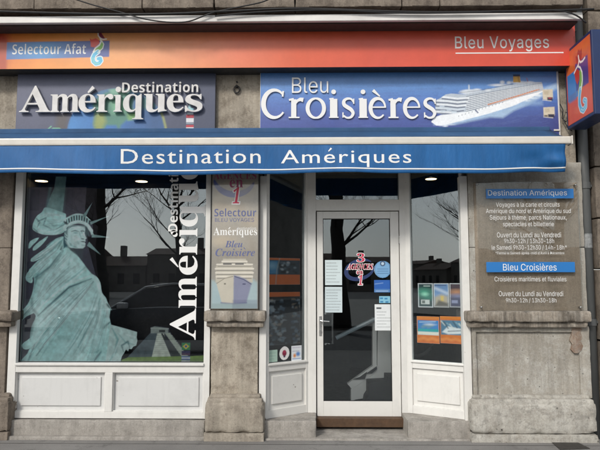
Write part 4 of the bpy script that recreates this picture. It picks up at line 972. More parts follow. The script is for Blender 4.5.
for i, (a, b, c) in enumerate(((113, 116.2, '#a83040'), (116.6, 121, '#d8d8dc'), (121.2, 123, '#8a94a0'), (124, 126.4, '#b83a48'), (126.6, 131, '#e0dfe0'))): cv.rect(187, a, 194.5, b, c)
cv.blend(gm*.08, '#2b3648'); cv.grain(.12, 2); cv.build(FR, WB, 'print', M_PRINT, A, uzrect=ra)
WL = WB+.012
L1 = [('A', 21, 86.6, 52.2, 112.8), ('m', 51.6, 94.8, 80.6, 112.8), ('e', 79.6, 94.8, 96.8, 113.2), ('r', 97.6, 94.8, 114.0, 112.6), ('i', 114.6, 87.6, 123, 112.4), ('q', 123.8, 94.8, 144.2, 120), ('u', 144.6, 94.8, 167.4, 113), ('e', 167.4, 94.8, 184.2, 112.8), ('s', 185.6, 94.8, 203, 112.6)]
lettering([(t, 'serif', a, b, c, d) for t, a, b, c, d in L1], FR, WL, 'raised_letters', M_LETDIRTY, A, depth=.028, extra=[acc(88, 92.6, 5.6, -5.6, 1.6, 3.6)])
lettering([('Destination', 'sansb', 122.8, 82.4, 198.6, 92.9, dict(off=-.008))], FR, WL+.004, 'raised_letters', M_LETDIRTY, A, depth=.02, extra=[disc(118.7, 89.6, 2.6)])
m = MB()
for px in (60, 100, 150, 190):
    m = MB(); m.tube([FR.P(FR.uz(px, 104, WB)[0], Z(104, px, WB), WB-.001), FR.P(FR.uz(px, 104, WB)[0], Z(104, px, WB), WL)], .006, 8); m.build('stud', M_DARK, A)

Bd, rb = board(260, 559.5, 'blue sea picture sign board with raised white letters and a cruise ship', simple('white_board_edge', (.6, .6, .58), .5))
cv = Canvas(260, 66.5, 559.5, 138.5, '#4f74b0', 2.6)
def grady(c, stops, a=1.):
    ys = [s for s, _ in stops]; cs = np.array([lin(q) for _, q in stops]); c.C = np.stack([np.interp(c.Y, ys, cs[:, i]) for i in range(3)], -1)
grady(cv, [(66, '#4a80c4'), (84, '#5e8cca'), (100, '#5274b8'), (118, '#46589c'), (138, '#3a4a8e')])
cv.blend(np.clip((cv.X-420)/140, 0, 1)*np.clip((cv.Y-96)/30, 0, 1)*.5, '#2e3a70')
r = random.Random(3)
for i in range(150):
    x = r.uniform(262, 556); y = r.uniform(70, 137); l = r.uniform(6, 40); cv.line([(x, y), (x+l, y+r.uniform(-.6, .4))], r.uniform(.3, .9), r.choice(['#3f5490', '#6a86bc', '#4a4f88']), 1., .22)
for i in range(50):
    x = r.uniform(470, 545); y = r.uniform(112, 136); l = r.uniform(3, 12); cv.line([(x, y), (x+l, y-l*.25)], .6, '#56689c', .6, .35)
# wake and foam
cv.poly([(434, 125), (455, 124.8), (490, 117), (503, 117.6), (514, 110), (528, 104), (540, 97), (558, 86), (558, 80), (546, 85), (500, 104), (440, 122)], '#a9c4de', 1.6, .9)
cv.poly([(500, 106), (520, 101), (543, 99), (543, 104), (520, 104.5), (500, 111)], '#8fb0d4', 2, .6)
for i in range(40):
    t = r.random(); x = 440+t*100; y = 124-t*33+r.uniform(-1, 4); cv.ell(x, y, r.uniform(1, 4), r.uniform(.5, 1.2), '#e6f0f6', .8, .8)
# hull
hull = [(431.4, 121.8), (434.5, 117), (441, 114.4), (460, 112), (472, 108.5), (500, 100), (543, 86.5), (545.5, 88.5), (530, 97), (512, 105.5), (488, 113.4), (462, 120.6), (446, 125), (436.5, 125.8)]
cv.poly(hull, '#eef2f5', .4)
sup = [(437.2, 98), (441, 96), (446.5, 92), (452, 91), (464, 92), (482, 88), (503, 83.5), (528, 78.6), (543, 79), (544.5, 88), (500, 101.4), (472, 110), (458, 112.4), (444, 114), (436, 112), (436, 103)]
cv.poly(sup, '#b4bfcb', .4); sm = cv.mask(sup, .4)
for k in range(9):
    y = 94.6+2*k; cv.line([(467, y), (490, y-4.6-.25*k), (544, 80.2+1.15*k)], .7, '#4b5666', .35, .8, sm)
    cv.line([(467, y+.9), (490, y-3.7-.25*k), (544, 80.8+1.15*k)], .75, '#eef2f5', .35, .9, sm)
for x in range(468, 543, 3): cv.line([(x, 80), (x, 112)], .35, '#69758a', .3, .3, sm)
for k, c in enumerate(('#e4e9ee', '#dfe5ea', '#e4e9ee', '#ccd6e0', '#dfe5ea')):
    y = 93.6+4*k; cv.line([(437-k*.2+(6 if k == 0 else 0), y+1), (448, y+1.6), (458, y+3), (469-k*1.4, y+2.2)], 1.9, c, .4, .95, sm)
    cv.line([(437-k*.2+(6 if k == 0 else 0), y+3), (448, y+3.6), (458, y+5), (468-k*1.4, y+4.2)], 1.3, '#515b70', .4, .85, sm)
for x, y in ((440, 104), (441, 109), (447, 108), (452, 110)): cv.rect(x, y, x+5, y+2, '#c4d2de', .5, .8)
cv.line([(489, 103.2), (515, 95.4), (540, 87)], 1.2, '#c98a62', .5, .8)
for i in range(22): cv.ell(489+2.3*i, 103-.735*i, .7, .5, '#d8793c', .35, .9)
for i in range(14): cv.ell(459+3.4*i, 115.6-1.12*i, .5, .45, '#4a5666', .3, .8)
cv.line([(476, 109.2), (478.2, 112)], 1.2, '#3f4f7c', .5)
# upper works
for x, y, rx, ry in ((470, 88.6, 7.6, 2), (478, 87.4, 4, 1.6), (466, 90, 5, 1.5), (489, 87.6, 2.4, 1.2), (503.5, 79, 2.2, 1.8), (510, 79.4, 2, 1.6), (520, 79.2, 8, 1.4), (500, 82, 8, 1.3), (531, 79, 3, 1.)): cv.ell(x, y, rx, ry, '#d9e0e6', .8, .95)
cv.line([(470, 82), (470, 88)], 1.2, '#cfd8de', .6); cv.line([(461, 90), (476, 88.4), (492, 85.6)], .8, '#54607a', .5, .6); cv.line([(496, 84.4), (514, 81)], .9, '#3c4558', .5, .6)
cv.poly([(514.6, 72), (521.2, 72), (522, 79), (514.4, 79)], '#c99a34'); cv.poly([(514.4, 70.4), (521.4, 70.4), (521.3, 72.6), (514.6, 72.6)], '#2c3a5c'); cv.line([(519.6, 73), (520.4, 78.6)], 1.4, '#8f6a24', .6, .7)
cv.line([(528, 74.5), (529, 78)], .7, '#a05060', .4)
# two inset pictures
for (a, b, c, d) in ((543.4, 86.6, 553.6, 99.6), (543.6, 106, 554.6, 118)):
    cv.poly([(a, b+.6), (d and c, b), (c, d-3), (c-2.4, d), (a, d-2)], '#cfc6b0', .5); cv.rect(a+4.4, d-4, c-.4, d-.4, '#2c2f44', .5); cv.rect(a+5.6, d-3.8, a+8.6, d-2.4, '#a03a48', .5) if b < 90 else cv.rect(a+.6, d-3, a+4, d-1.2, '#5a5444', .5)
    cv.rect(a+1.4, b+2, a+6, b+6, '#b8ad94', .8, .8); cv.line([(a, d-1), (c-2, d)], .8, '#e0ddd0', .4, .7)
cv.line([(558.6, 67), (559, 138)], 1.3, '#d8d6cc', .3)
cv.grain(.16, 2); cv.build(FR, WB, 'print', M_PRINTG, Bd, uzrect=rb)
L2 = [('C', 261.8, 89.4, 286, 118.9), ('r', 288, 98.3, 305, 118.5), ('o', 305.8, 98, 325.8, 119), ('i', 328.2, 89.4, 339, 118.5), ('s', 341, 98, 355.6, 119), ('i', 357.6, 89.4, 368.4, 118.5), ('e', 369, 98, 386.6, 119), ('r', 387.6, 98.3, 403.2, 118.5), ('e', 403.4, 98, 420.6, 119), ('s', 422.4, 98, 437, 119)]
stroked(L2, FR, WB+.003, 'raised_letters', M_LETTER, Bd, .012, extra=[acc(380, 96.4, -7, -6.2, 1., 3.2)])
lettering([('Bleu', 'inter', 292, 77.8, 328.2, 93.4, dict(off=-.004))], FR, WB+.003, 'raised_letters', M_LETTER, Bd, depth=.012)
m = MB()
for px, py in ((264, 131), (481, 129.4), (557, 130)):
    m = MB(); m.px(FR, px-3, py-.8, px+3, py+.8, WB, WB+.01, .002); m.build('clip', M_BAR, Bd)
# rusty ring on the stone between the boards
m = MB(); c = FR.P(*FR.uz(237, 90, .0), .015); m.tube([c+Vector((.027*math.cos(a), -.002, .032*math.sin(a))) for a in [i*math.pi/10 for i in range(21)]], .008, 8, False); m.tube([c+Vector((0, .02, .03)), c+Vector((0, -.02, .03))], .012, 8); m.tube([c+Vector((0, .02, .075)), c+Vector((0, -.004, .075))], .008, 8)
tag(m.build('iron_ring', M_DARK, None, True, loc=c), 'small rusty iron ring fixed to the stone between the two sign boards', 'ring')

# ================================================================== AWNING
aw = thing('awning', FR.P(0, Z(172, 300, .37), .37), 'retracted blue shop awning with cream bar and white lettered valance', 'awning')
WA = .37
ax0 = FR.uz(-75, 155, WA)[0]; ax1 = FR.uz(568.2, 155, WA)[0]
zt_ = FR.uz(300, 137.4, .35)[1]; zk = FR.uz(300, 130.6, .08)[1]
m = MB(); xs = np.linspace(ax0, ax1-.02, 60); bm = m.bm
rows = []
for k in range(5):
    t = k/4; w_ = .06+(.35-.06)*t; z = zk+(zt_-zk)*t-.012*math.sin(math.pi*t)
    rows.append([bm.verts.new(FR.P(x, z+.004*math.sin(x*3+k), w_)) for x in xs])
for k in range(4):
    for i in range(59): bm.faces.new([rows[k][i], rows[k][i+1], rows[k+1][i+1], rows[k+1][i]])
o = m.build('cloth', M_BLUED, aw, True, rec=False); md_ = o.modifiers.new('t', 'SOLIDIFY'); md_.thickness = .003
m = MB(); b0 = FR.uz(300, 144.8, WA)[1]; b1 = FR.uz(300, 137.2, WA)[1]
m.uz(FR, ax0, b0, ax1+.03, b1, WA-.07, WA+.012, .014); m.build('front_bar', M_BAR, aw, False)
m = MB(); m.uz(FR, ax1+.03, b0-.004, ax1+.042, b1+.004, WA-.075, WA+.016, .004); m.build('end_cap', M_BAR, aw)
vz1 = b0+.004; vz0 = FR.uz(300, 173.4, WA)[1]
xr = ax1-.02
def wave(u, z):
    t = (vz1-z)/(vz1-vz0); e = max(0, (u-1.75)/.6)
    return t*(.016*math.sin(u*2.1+.6)+.010*math.sin(u*5.3)+.005*math.sin(u*13+z*9))+e*t*(.03*math.sin(u*15+z*28)+.016*math.sin(u*9-z*40))-.006*t
def strip(z0, z1, off, name, mat, solid, nz=14, lift=True):
    m = MB(); bm = m.bm; X = np.linspace(ax0, xr, 240); R_ = []
    for k in range(nz+1):
        z = z0+(z1-z0)*k/nz
        R_.append([bm.verts.new(FR.P(x, z+zl_(x, z), WA+off+wave(x, z))) for x in X])
    for k in range(nz):
        for i in range(239): bm.faces.new([R_[k][i], R_[k][i+1], R_[k+1][i+1], R_[k+1][i]])
    o = m.build(name, mat, aw, True, rec=False); s = o.modifiers.new('t', 'SOLIDIFY'); s.thickness = solid; s.offset = 0; return o
def zl_(x, z):
    t = (vz1-z)/(vz1-vz0); e = max(0, min(1, (x-1.2)/.8)); return t*(.006*math.sin(x*2.3+1)+.003*math.sin(x*7.1)+e*.014-(.012*max(0, (-x-2.2)/.6)*-1 if x < -2.2 else 0))
strip(vz0, vz1, 0, 'valance', M_BLUE, .002)
wl0 = FR.uz(300, 170, WA)[1]; wl1 = FR.uz(300, 168.6, WA)[1]
strip(wl0, wl1, .0022, 'white_trim', M_LETTER, .0012, 2)
lettering([('Destination', 'gill', 120.6, 148.8, 260.6, 163.4, dict(sp=1.12, off=.002)), ('Ameriques', 'gill', 281, 149.8, 411.4, 167.4, dict(sp=1.12, off=.002))], FR, WA+.0035, 'lettering', M_LETTER, aw,
          surf=lambda u, z: wave(u, z), extra=[acc(328.4, 151.4, 3.0, -3.2, .9, 1.8)], ei=1)
m = MB(); m.uz(FR, ax0, zk-.05, ax1-.03, zk+.03, .0, .08, .01); m.build('roller', M_BLUED, aw)
for px in (40, 300, 540):
    u = FR.uz(px, 150, .2)[0]; m = MB(); m.uz(FR, u-.02, b0-.0, u+.02, b0+.035, .05, WA-.07, .005); m.build('arm', M_BAR, aw)

# ================================================================== BANNER ON THE MIDDLE PIER
WN = .062
cv = Canvas(211.5, 160, 258, 308.6, '#938e84', 4.5)
cv.grain(.12, 6)
for i in range(26):
    x = r.uniform(212, 258); y = r.uniform(180, 262); cv.ell(x, y, r.uniform(3, 9), r.uniform(2, 6), r.choice(['#c2b498', '#a3927a', '#b8a78c']), 5, .3)
arc = ring(234, 176, 21, 19, 0, 6.4, .35, 2.95, 40)
cv.poly(arc, '#44508c', .5, .95)
cv.ell(244, 186, 8, 9, '#8a7f6e', 6, .5); cv.poly([(236, 205), (240, 200), (256, 250), (250, 255)], '#938a7c', 3, .5); cv.blend(np.clip((cv.Y-255)/40, 0, 1)*.3, '#a9b0b0')
# ship, bow on
cv.poly([(214, 281), (212, 281), (212, 310), (258, 310), (258, 283), (252, 279), (245, 286), (222, 286)], '#9fb8bf', 1.5, .8)
cv.poly([(216.2, 267.4), (223, 263), (223.4, 259.6), (246, 259.6), (247, 263), (253, 267.4), (253, 283), (216.2, 283)], '#b9b4a6', .5)
for y, x0, x1 in ((262.2, 222.6, 247), (265.2, 217.4, 252.4), (269.4, 216, 253.6), (273.4, 216.4, 253.4), (277.2, 217, 252.6)):
    cv.line([(x0, y), (x1, y)], 1.6, '#d5d0c4', .35); cv.line([(x0+1, y+1.6), (x1-1, y+1.6)], .9, '#6d6c68', .35, .8)
for a in ((226, 264.8), (238, 264.8)): cv.rect(a[0]-2.5, a[1]-.6, a[0]+6, a[1]+.5, '#2c3038', .4)
cv.poly([(217, 284), (223, 279.6), (229, 277), (234.4, 275.6), (234.4, 305), (222.6, 303), (220, 294)], '#bdb8aa', .5)
cv.poly([(234.2, 275.6), (240, 277), (246, 279.6), (252, 284), (249.4, 294), (247, 303), (234.2, 305)], '#80849c', .8)
cv.line([(217.4, 284), (225, 279), (233.4, 277)], .6, '#6b6558', .3, .8); cv.line([(235, 277), (244, 280), (251.6, 284.6)], .7, '#2e3154', .3, .9)
cv.line([(222, 303), (234, 304), (247, 303)], 1.4, '#5d6288', .6, .8); cv.rect(212, 303.6, 258, 309, '#8ea1a2', .8, .8)
cv.rect(224.6, 283.6, 226.4, 285, '#6d6a60', .3); cv.rect(243, 284, 246, 285, '#30345a', .3)
cv.rect(233, 300, 259, 309, '#565b78', .8, .35)
bz = FR.rect(211.6, 160, 258.2, 308.8, WN)
bn = thing('pier_banner', FR.P((bz[0]+bz[2])/2, bz[1], WN), 'tall beige banner with blue lettering and a cruise ship on the middle pier', 'banner')
m = MB(); m.uz(FR, bz[0], bz[1], bz[2], bz[3], .036, WN-.001, .002); m.build('board', M_BAR, bn)
cv.build(FR, WN, 'print', M_PRINTS, bn)
m = MB(); m.uz(FR, bz[2], bz[1], bz[2]+.012, bz[3], .036, WN+.006, .002); m.uz(FR, bz[0]-.012, bz[1], bz[0], bz[3], .036, WN+.006, .002); m.build('edge_strip', M_DARK, bn)
lettering([('AGENCES', 'serif', 213.6, 172, 256.4, 179.2), ('en', 'serif', 229.6, 179.8, 243, 187.6)], FR, WN+.0007, 'lettering', simple('dull_magenta_ink', (.30, .05, .13), .5), bn)
lettering([('1', 'serif', 231.8, 186.2, 241.4, 204.6, dict(off=.05, sk=.13))], FR, WN+.0006, 'outline', M_LETTER, bn)
lettering([('1', 'serif', 232.9, 187.4, 240.2, 203.4, dict(sk=.13))], FR, WN+.0012, 'lettering', M_PRED, bn)
lettering([('Selectour', 'sansb', 214.4, 208.4, 256.2, 216.4, dict(off=-.01)), ('BLEU VOYAGES', 'inter', 215, 218, 254, 221.8), ('Bleu', 'serifi', 225, 240.6, 242.6, 247.4), ('Croisiere', 'serifi', 215.4, 248.6, 255, 256.2)], FR, WN+.0007, 'lettering', M_PBLUE, bn, extra=[acc(245.4, 249.4, -1.6, -1.8, .4, 1.)])
lettering([('Ameriques', 'serif', 213.4, 227.4, 257.2, 237.4), ('destination', 'inter', 236.6, 226.9, 256, 229.8)], FR, WN+.0007, 'lettering', M_LETTER, bn, extra=[acc(228.4, 229.2, 1.8, -1.8, .5, 1.2)])

# ================================================================== INFORMATION PLATE
WP = .085
pq = FR.rect(475.8, 182.8, 581, 310.6, WP); pq = (FR.uz(477.6, 247, WP)[0], pq[1], FR.uz(580.5, 247, WP)[0], FR.uz(520, 181.8, WP)[1])
m = MB(); m.uz(FR, pq[0]-.01, pq[1]-.005, pq[2]+.01, pq[3], .035, .045, .002); backp = m.build('stone_panel', M_PLATE, bld)
ip = thing('information_plate', FR.P((pq[0]+pq[2])/2, pq[1], WP), 'clear acrylic information plate with opening hours and two blue strips', 'sign')
m = MB(); m.uz(FR, pq[0], pq[1], pq[2], pq[3], WP-.006, WP, .001); m.build('clear_plate', M_PLEXI, ip)
for a, b in ((0, 0), (0, 1), (1, 0), (1, 1)):
    u = pq[0]+.02 if a == 0 else pq[2]-.02; z = pq[1]+.03 if b == 0 else pq[3]-.03
    m = MB(); m.tube([FR.P(u, z, .04), FR.P(u, z, WP+.006)], .008, 12); m.build('spacer', M_CHROME, ip, True)
zmid = FR.uz(530, 247, WP)[1]
for i in (0, 1):
    x0, y0_, x1, y1_ = ((486, 188.8, 573.6, 198.4), (486.4, 262, 575, 272.2))[i]
    m = MB(); m.px(FR, x0, y0_, x1, y1_, WP+.0004, WP+.004, .001); s = m.build('blue_strip', M_STRIP, ip)
s_ = WP+.0045
lettering([('Destination Amériques', 'inter', 488, 190.0, 567, 196.8), ('Bleu Croisières', 'inter', 503, 263.6, 556.6, 270.6)], FR, s_, 'lettering', M_LETTER, ip)
T = [('Voyages à la carte et circuits', 496, 202.2, 559.6, 208), ('Amérique du nord et Amérique du sud', 486, 208.6, 570.8, 214.2), ('Séjours à thème, parcs Nationaux,', 489.8, 214.9, 566.6, 220.8), ('spectacles et billetterie', 503, 221.7, 553.8, 227.4),
     ('Ouvert du Lundi au Vendredi', 497, 232.3, 561, 237.4), ('9h30-12h / 13h30-18h', 504.2, 238.5, 554, 243.8), ('le Samedi 9h30-12h30 / 14h-18h*', 491.8, 245, 566.8, 250.2), ('*Fermé le Samedi après-midi d\'Avril à Décembre', 495.6, 251.6, 564.4, 255),
     ('Croisières maritimes et fluviales', 494.6, 276.6, 566.4, 281.4), ('Ouvert du Lundi au Vendredi', 498.8, 291, 563.2, 296.2), ('9h30-12h / 13h30-18h', 506, 298, 556.4, 303)]
lettering([(a, 'inter', b, c, d, e, dict(off=-.004)) for a, b, c, d, e in T], FR, WP+.0006, 'lettering', M_LETTER, ip)

# ================================================================== BLADE SIGN
xs_ = FR.uz(564, 85, .06)[0]
BS = Plane((xs_, 0), (xs_, -1))
a = BS.uz(563.6, 53); b = BS.uz(591.5, 29); c = BS.uz(594.4, 117); d = BS.uz(567.4, 126)
bu0, bu1 = (a[0]+d[0])/2, (b[0]+c[0])/2; bz1, bz0 = (a[1]*.4+b[1]*.6), (c[1]*.6+d[1]*.4)
print('blade', a, b, c, d)
bs = thing('projecting_sign', (xs_+.08, -(bu0+bu1)/2, bz0), 'navy projecting box sign with orange and blue seahorse face above the right pier', 'sign')
m = MB(); m.box((xs_+.002, -bu1, bz0), (xs_+.17, -bu0, bz1), .006); m.build('case', M_NAVY, bs)
cv = Canvas(0, 0, 56, 76, '#d8553a', 5)
cv.poly([(0, 0), (56, 0), (56, 22), (30, 30), (0, 24)], '#e07a34', 8, .7); cv.poly([(20, 8), (50, 14), (50, 40), (24, 40)], '#b8404c', 5, .6)
cv.poly([(2, 24), (26, 24), (26, 52), (2, 52)], '#3f7fc4', .5); cv.poly([(22, 18), (50, 18), (50, 46), (22, 46)], '#3c3f8c', .6, .92)
cv.poly([(4, 46), (22, 46), (22, 54), (4, 54)], '#5a74a8', 1, .8); cv.poly([(0, 60), (56, 56), (56, 76), (0, 76)], '#d8583c', 6, .6)
K = lambda L: [(x, y) for x, y in L]
cv.poly([(25, 16), (24, 11), (27, 12), (28, 7), (31, 10), (34, 6), (35, 12), (33, 18), (28, 20)], '#b5342c', .5)

cv.poly([(31, 27), (36, 29), (38.4, 35), (37.4, 43), (33, 51), (27, 55), (26, 48), (29, 42), (31, 35)], '#86b84e', .5); cv.poly([(19, 26), (26, 24), (31, 28), (30, 36), (25, 40), (21, 34)], '#c8402c', .5)
cv.poly([(26, 19), (24, 10), (28, 12), (30, 5), (34, 9), (38, 7), (38, 13), (36, 19), (30, 21)], '#a02a2a', .5); tl = [(31, 47), (28.4, 54), (28, 61), (31, 67), (36, 69.5), (41.4, 67), (42, 61.5), (38.6, 60)]
cv.line(tl, 6.4, '#dfeaee', .4); cv.line(tl, 4.6, '#58b0dc', .5); cv.line(tl[3:], 1.6, '#a8d8e4', .5)
cv.line([(30, 12), (31, 17), (34, 20), (39, 20.6), (44, 19)], 2.0, '#f4efe8', .4); cv.line([(31, 17), (29, 21), (24, 23), (19, 26)], 2.0, '#f4efe8', .4)
cv.line([(28, 22), (33, 25), (36.6, 31), (36.6, 39), (33, 47)], 2.0, '#f4efe8', .4)
face = cv.build(BS, .0, 'face', M_PRINTG, bs, uzrect=(bu0+.03, bz0+.03, bu1-.03, bz1-.03))
m = MB(); m.uz(BS, bu0+.028, bz0+.028, bu1-.028, bz1-.028, -.002, -.0008, 0); m.build('face_tray', simple('orange_tray', (.6, .15, .04), .5), bs)
m = MB(); m.box((xs_+.06, -bu0-.01, bz0+.12), (xs_+.10, .05, bz0+.16), .003); m.build('bracket', M_DARK, bs); m = MB(); m.box((xs_+.06, -bu0-.01, bz1-.16), (xs_+.10, .05, bz1-.12), .003); m.build('bracket', M_DARK, bs)
# cable tangle beside the sign
P3 = [FR.P(*FR.uz(x, y, .05), .05) for x, y in ((560, 104), (563, 110), (562, 118), (566, 122), (570, 116), (566, 112), (563, 119), (568, 128), (572, 131))]
m = MB(); m.tube(P3, .005, 6); tag(m.build('cable', M_BLACK, None, True, loc=P3[0]), 'short tangled black cable under the projecting sign', 'cable')

# ================================================================== DOWNPIPE
dp = thing('downpipe', FR.P(FR.uz(591, 300, .0)[0], .036, .0), 'grey cast iron downpipe between the right pier and the next wall', 'downpipe')
uD = FR.uz(587.6, 225, -.0)[0]
m = MB(); m.tube([FR.P(uD, -.02, -.03), FR.P(uD, 4.9, -.03)], .047, 20); m.build('pipe', M_PIPE, dp, True)
for z in (Z(322), Z(186), Z(92)):
    m = MB(); m.tube([FR.P(uD, z-.03, -.03), FR.P(uD, z+.03, -.03)], .054, 20); m.uz(FR, uD-.07, z-.012, uD+.07, z+.012, -.12, -.03, .002); m.build('collar', M_PIPE, dp, False)
m = MB(); m.tube([FR.P(uD, Z(248), -.03), FR.P(uD, Z(234), -.03)], .0478, 20, False)
m.build('sticker', simple('pale_sticker', (.30, .31, .31), .5, var=.6, sc=40), dp, True)
# reddish patch of exposed brick in the big pier
bp = smooth([(572, 328.5), (577, 327.4), (582.5, 329), (581, 333), (583, 338), (580.5, 341), (583, 346), (580.5, 351.5), (575.5, 353), (571.6, 350), (572.8, 345), (570.6, 340), (572.2, 334)], 3, .55, 8)
m = MB(); m.prism(FR, [FR.uz(x, y, .062) for x, y in bp], .03, .0595); m.build('exposed_brick', stone('exposed_brick', (.38, .29, .22), (.28, .185, .14), (.44, .40, .34), .9, 55, 22, 16, .8, (.22, .19, .165)), pr_)
def gp(px, py, z):
    r_ = fw*F+rt*(px-300)-up*(py-225); k = (z-CAM.z)/r_.z; return CAM+r_*k
q = [gp(*p, .04) for p in ((551, 441.6), (574, 440.4), (590, 448.5), (560, 449.5))]
m = MB(); a = [m.bm.verts.new((p.x, p.y, .041)) for p in q]; b_ = [m.bm.verts.new((p.x, p.y, -.01)) for p in q]
m.bm.faces.new(a); m.bm.faces.new(b_)
for i in range(4): m.bm.faces.new([a[i], b_[i], b_[(i+1) % 4], a[(i+1) % 4]])
tag(m.build('utility_cover', M_DARK, None, loc=q[0]), 'dark flat utility cover in the pavement by the right pier', 'pavement cover')

# ================================================================== ACROSS THE STREET (seen in the glass)
def tree(x, y, h, r0, seed, label):
    R = random.Random(seed); root = thing('bare_tree', (x, y, 0), label, 'tree', 'bare trees along the far pavement')
    tr = MB(); br = MB()
    def grow(p, d, ln, rad, lev):
        pts = [p]; rs = [rad]; n = 5
        for i in range(n):
            d = (d+Vector((R.uniform(-1, 1), R.uniform(-1, 1), R.uniform(-.4, .7)))*.2).normalized(); p = p+d*ln/n; pts.append(p); rs.append(rad*(1-.6*(i+1)/n))
        br.tube(pts, rs, 5 if lev < 2 else 3, False)
        if lev >= 4: return
        for j in range(4):
            t = R.uniform(.3, 1.) if j else 1.; q = pts[min(n, int(t*n))]; a = R.uniform(0, 6.28); s = R.uniform(.5, 1.)
            nd = (d+Vector((math.cos(a)*s, math.sin(a)*s, R.uniform(-.1, .5)))).normalized()
            grow(q, nd, ln*R.uniform(.5, .75), max(.004, rs[min(n, int(t*n))]*R.uniform(.5, .7)), lev+1)
    pts = [Vector((x, y, 0))]; rs = [r0*1.2]; p = pts[0]; n = 10
    for i in range(n):
        p = p+Vector((R.uniform(-.09, .09), R.uniform(-.09, .09), h/n)); pts.append(p); rs.append(r0*(1-.045*i)+R.uniform(-.012, .018))
    tr.tube(pts, rs, 12); tr.build('trunk', M_BARK, root, True)
    for i in range(4, n+1):
        for j in range(2):
            a = R.uniform(0, 6.28); grow(pts[i], Vector((math.cos(a), math.sin(a), R.uniform(.3, 1.1))).normalized(), R.uniform(1.3, 2.), r0*R.uniform(.18, .36), 1)
    br.build('crown', M_BARK, root, True)
tree((104-310)/F*19., -13.5, 6.2, .17, 3, 'bare street tree with straight trunk, mirrored right of the statue crown')
tree((176-310)/F*20., -14.5, 5.6, .13, 8, 'bare street tree mirrored behind the vertical lettering')
tree((343-310)/F*17.5, -12., 6., .24, 12, 'thick bare street tree mirrored in the door glass')
tree(-11.2, -12.6, 5.4, .15, 21, 'bare street tree furthest along the far pavement')
tree(8.5, -15, 5.8, .2, 31, 'bare street tree opposite the right pier')
R = random.Random(5)
x = -135
k = 0
labels = ['with a low roof', 'with a tall chimney']
while x < 62:
    w_ = R.uniform(7, 13); h = R.uniform(3.4, 5.2); y = -78-R.uniform(0, 4)
    t = thing('far_house', (x+w_/2, y, 0), 'far terraced house across the water, number unseen', 'house', 'far row of houses mirrored in the glass')
    t['label'] = 'plain far house in the row mirrored in the shop glass'
    m = MB(); m.box((x, y-8, -.2), (x+w_-.05, y, h), 0); m.build('wall', M_HOUSE, t)
    m = MB(); rr = R.uniform(.8, 1.5); m.hexa([(x-.2, y-8.2, h), (x+w_+.1, y-8.2, h), (x+w_+.1, y+.3, h), (x-.2, y+.3, h), (x+.3, y-4.2, h+rr), (x+w_-.3, y-4.2, h+rr), (x+w_-.3, y-3.6, h+rr), (x+.3, y-3.6, h+rr)], 0); rf = m.build('roof', M_ROOFT, t)
    m = MB(); cx = x+R.uniform(.2, .8)*w_; m.box((cx, y-4.4, h), (cx+.8, y-3.6, h+rr+R.uniform(.8, 1.8)), 0); m.build('chimney', M_HOUSE, rf)
    for i in range(int(w_//2.2)):
        for j in range(int(h//2.9)):
            m = MB(); wx = x+.9+i*2.2; wz = .9+j*2.8; m.box((wx, y, wz), (wx+.9, y+.03, wz+1.5), 0); m.build('window', M_CARG, t)
    x += w_
t = thing('added_quay_building', (-27, -48, 0), 'tall mauve building added across the street to darken the reflection behind the statue arm', 'building')
m = MB(); m.hexa([(-40, -56, -.2), (-21.7, -56, -.2), (-17.8, -45, -.2), (-34, -45, -.2), (-40, -56, 13.5), (-21.7, -56, 13.5), (-17.8, -45, 13.5), (-34, -45, 13.5)], 0); m.build('wall', simple('mauve_render', (.20, .165, .175), .9, var=.2, sc=.5), t)  # added block, side slanted along the sightline to keep sky out of the reflection
m = MB(); m.hexa([(-40.3, -56.3, 13.5), (-21.6, -56.3, 13.5), (-17.6, -44.7, 13.5), (-34.3, -44.7, 13.5), (-36, -52, 16), (-24, -52, 16), (-23, -49, 16), (-35, -49, 16)], 0); m.build('roof', M_ROOFT, t)
for i in range(5):
    for j in range(4):
        m = MB(); m.box((-33+2.9*i, -45.02, 1.2+3.1*j), (-31.9+2.9*i, -44.97, 3+3.1*j), 0); m.build('window', M_CARG, t)
t = thing('corner_building', (36, -22, 0), 'tall dark building down the street, mirrored in the narrow left side window', 'building')
m = MB(); m.box((26, -34, -.2), (52, -13.5, 13), 0); m.build('wall', M_HOUSE, t)
m = MB(); m.hexa([(25.7, -34.3, 13), (52.3, -34.3, 13), (52.3, -13.2, 13), (25.7, -13.2, 13), (29, -30, 15.5), (49, -30, 15.5), (49, -17, 15.5), (29, -17, 15.5)], 0); m.build('roof', M_ROOFT, t)
for i in range(5):
    for j in range(4):
        m = MB(); m.box((25.97, -32+3.8*i, 1.2+3*j), (26.02, -30.6+3.8*i, 3+3*j), 0); m.build('window', M_CARG, t)
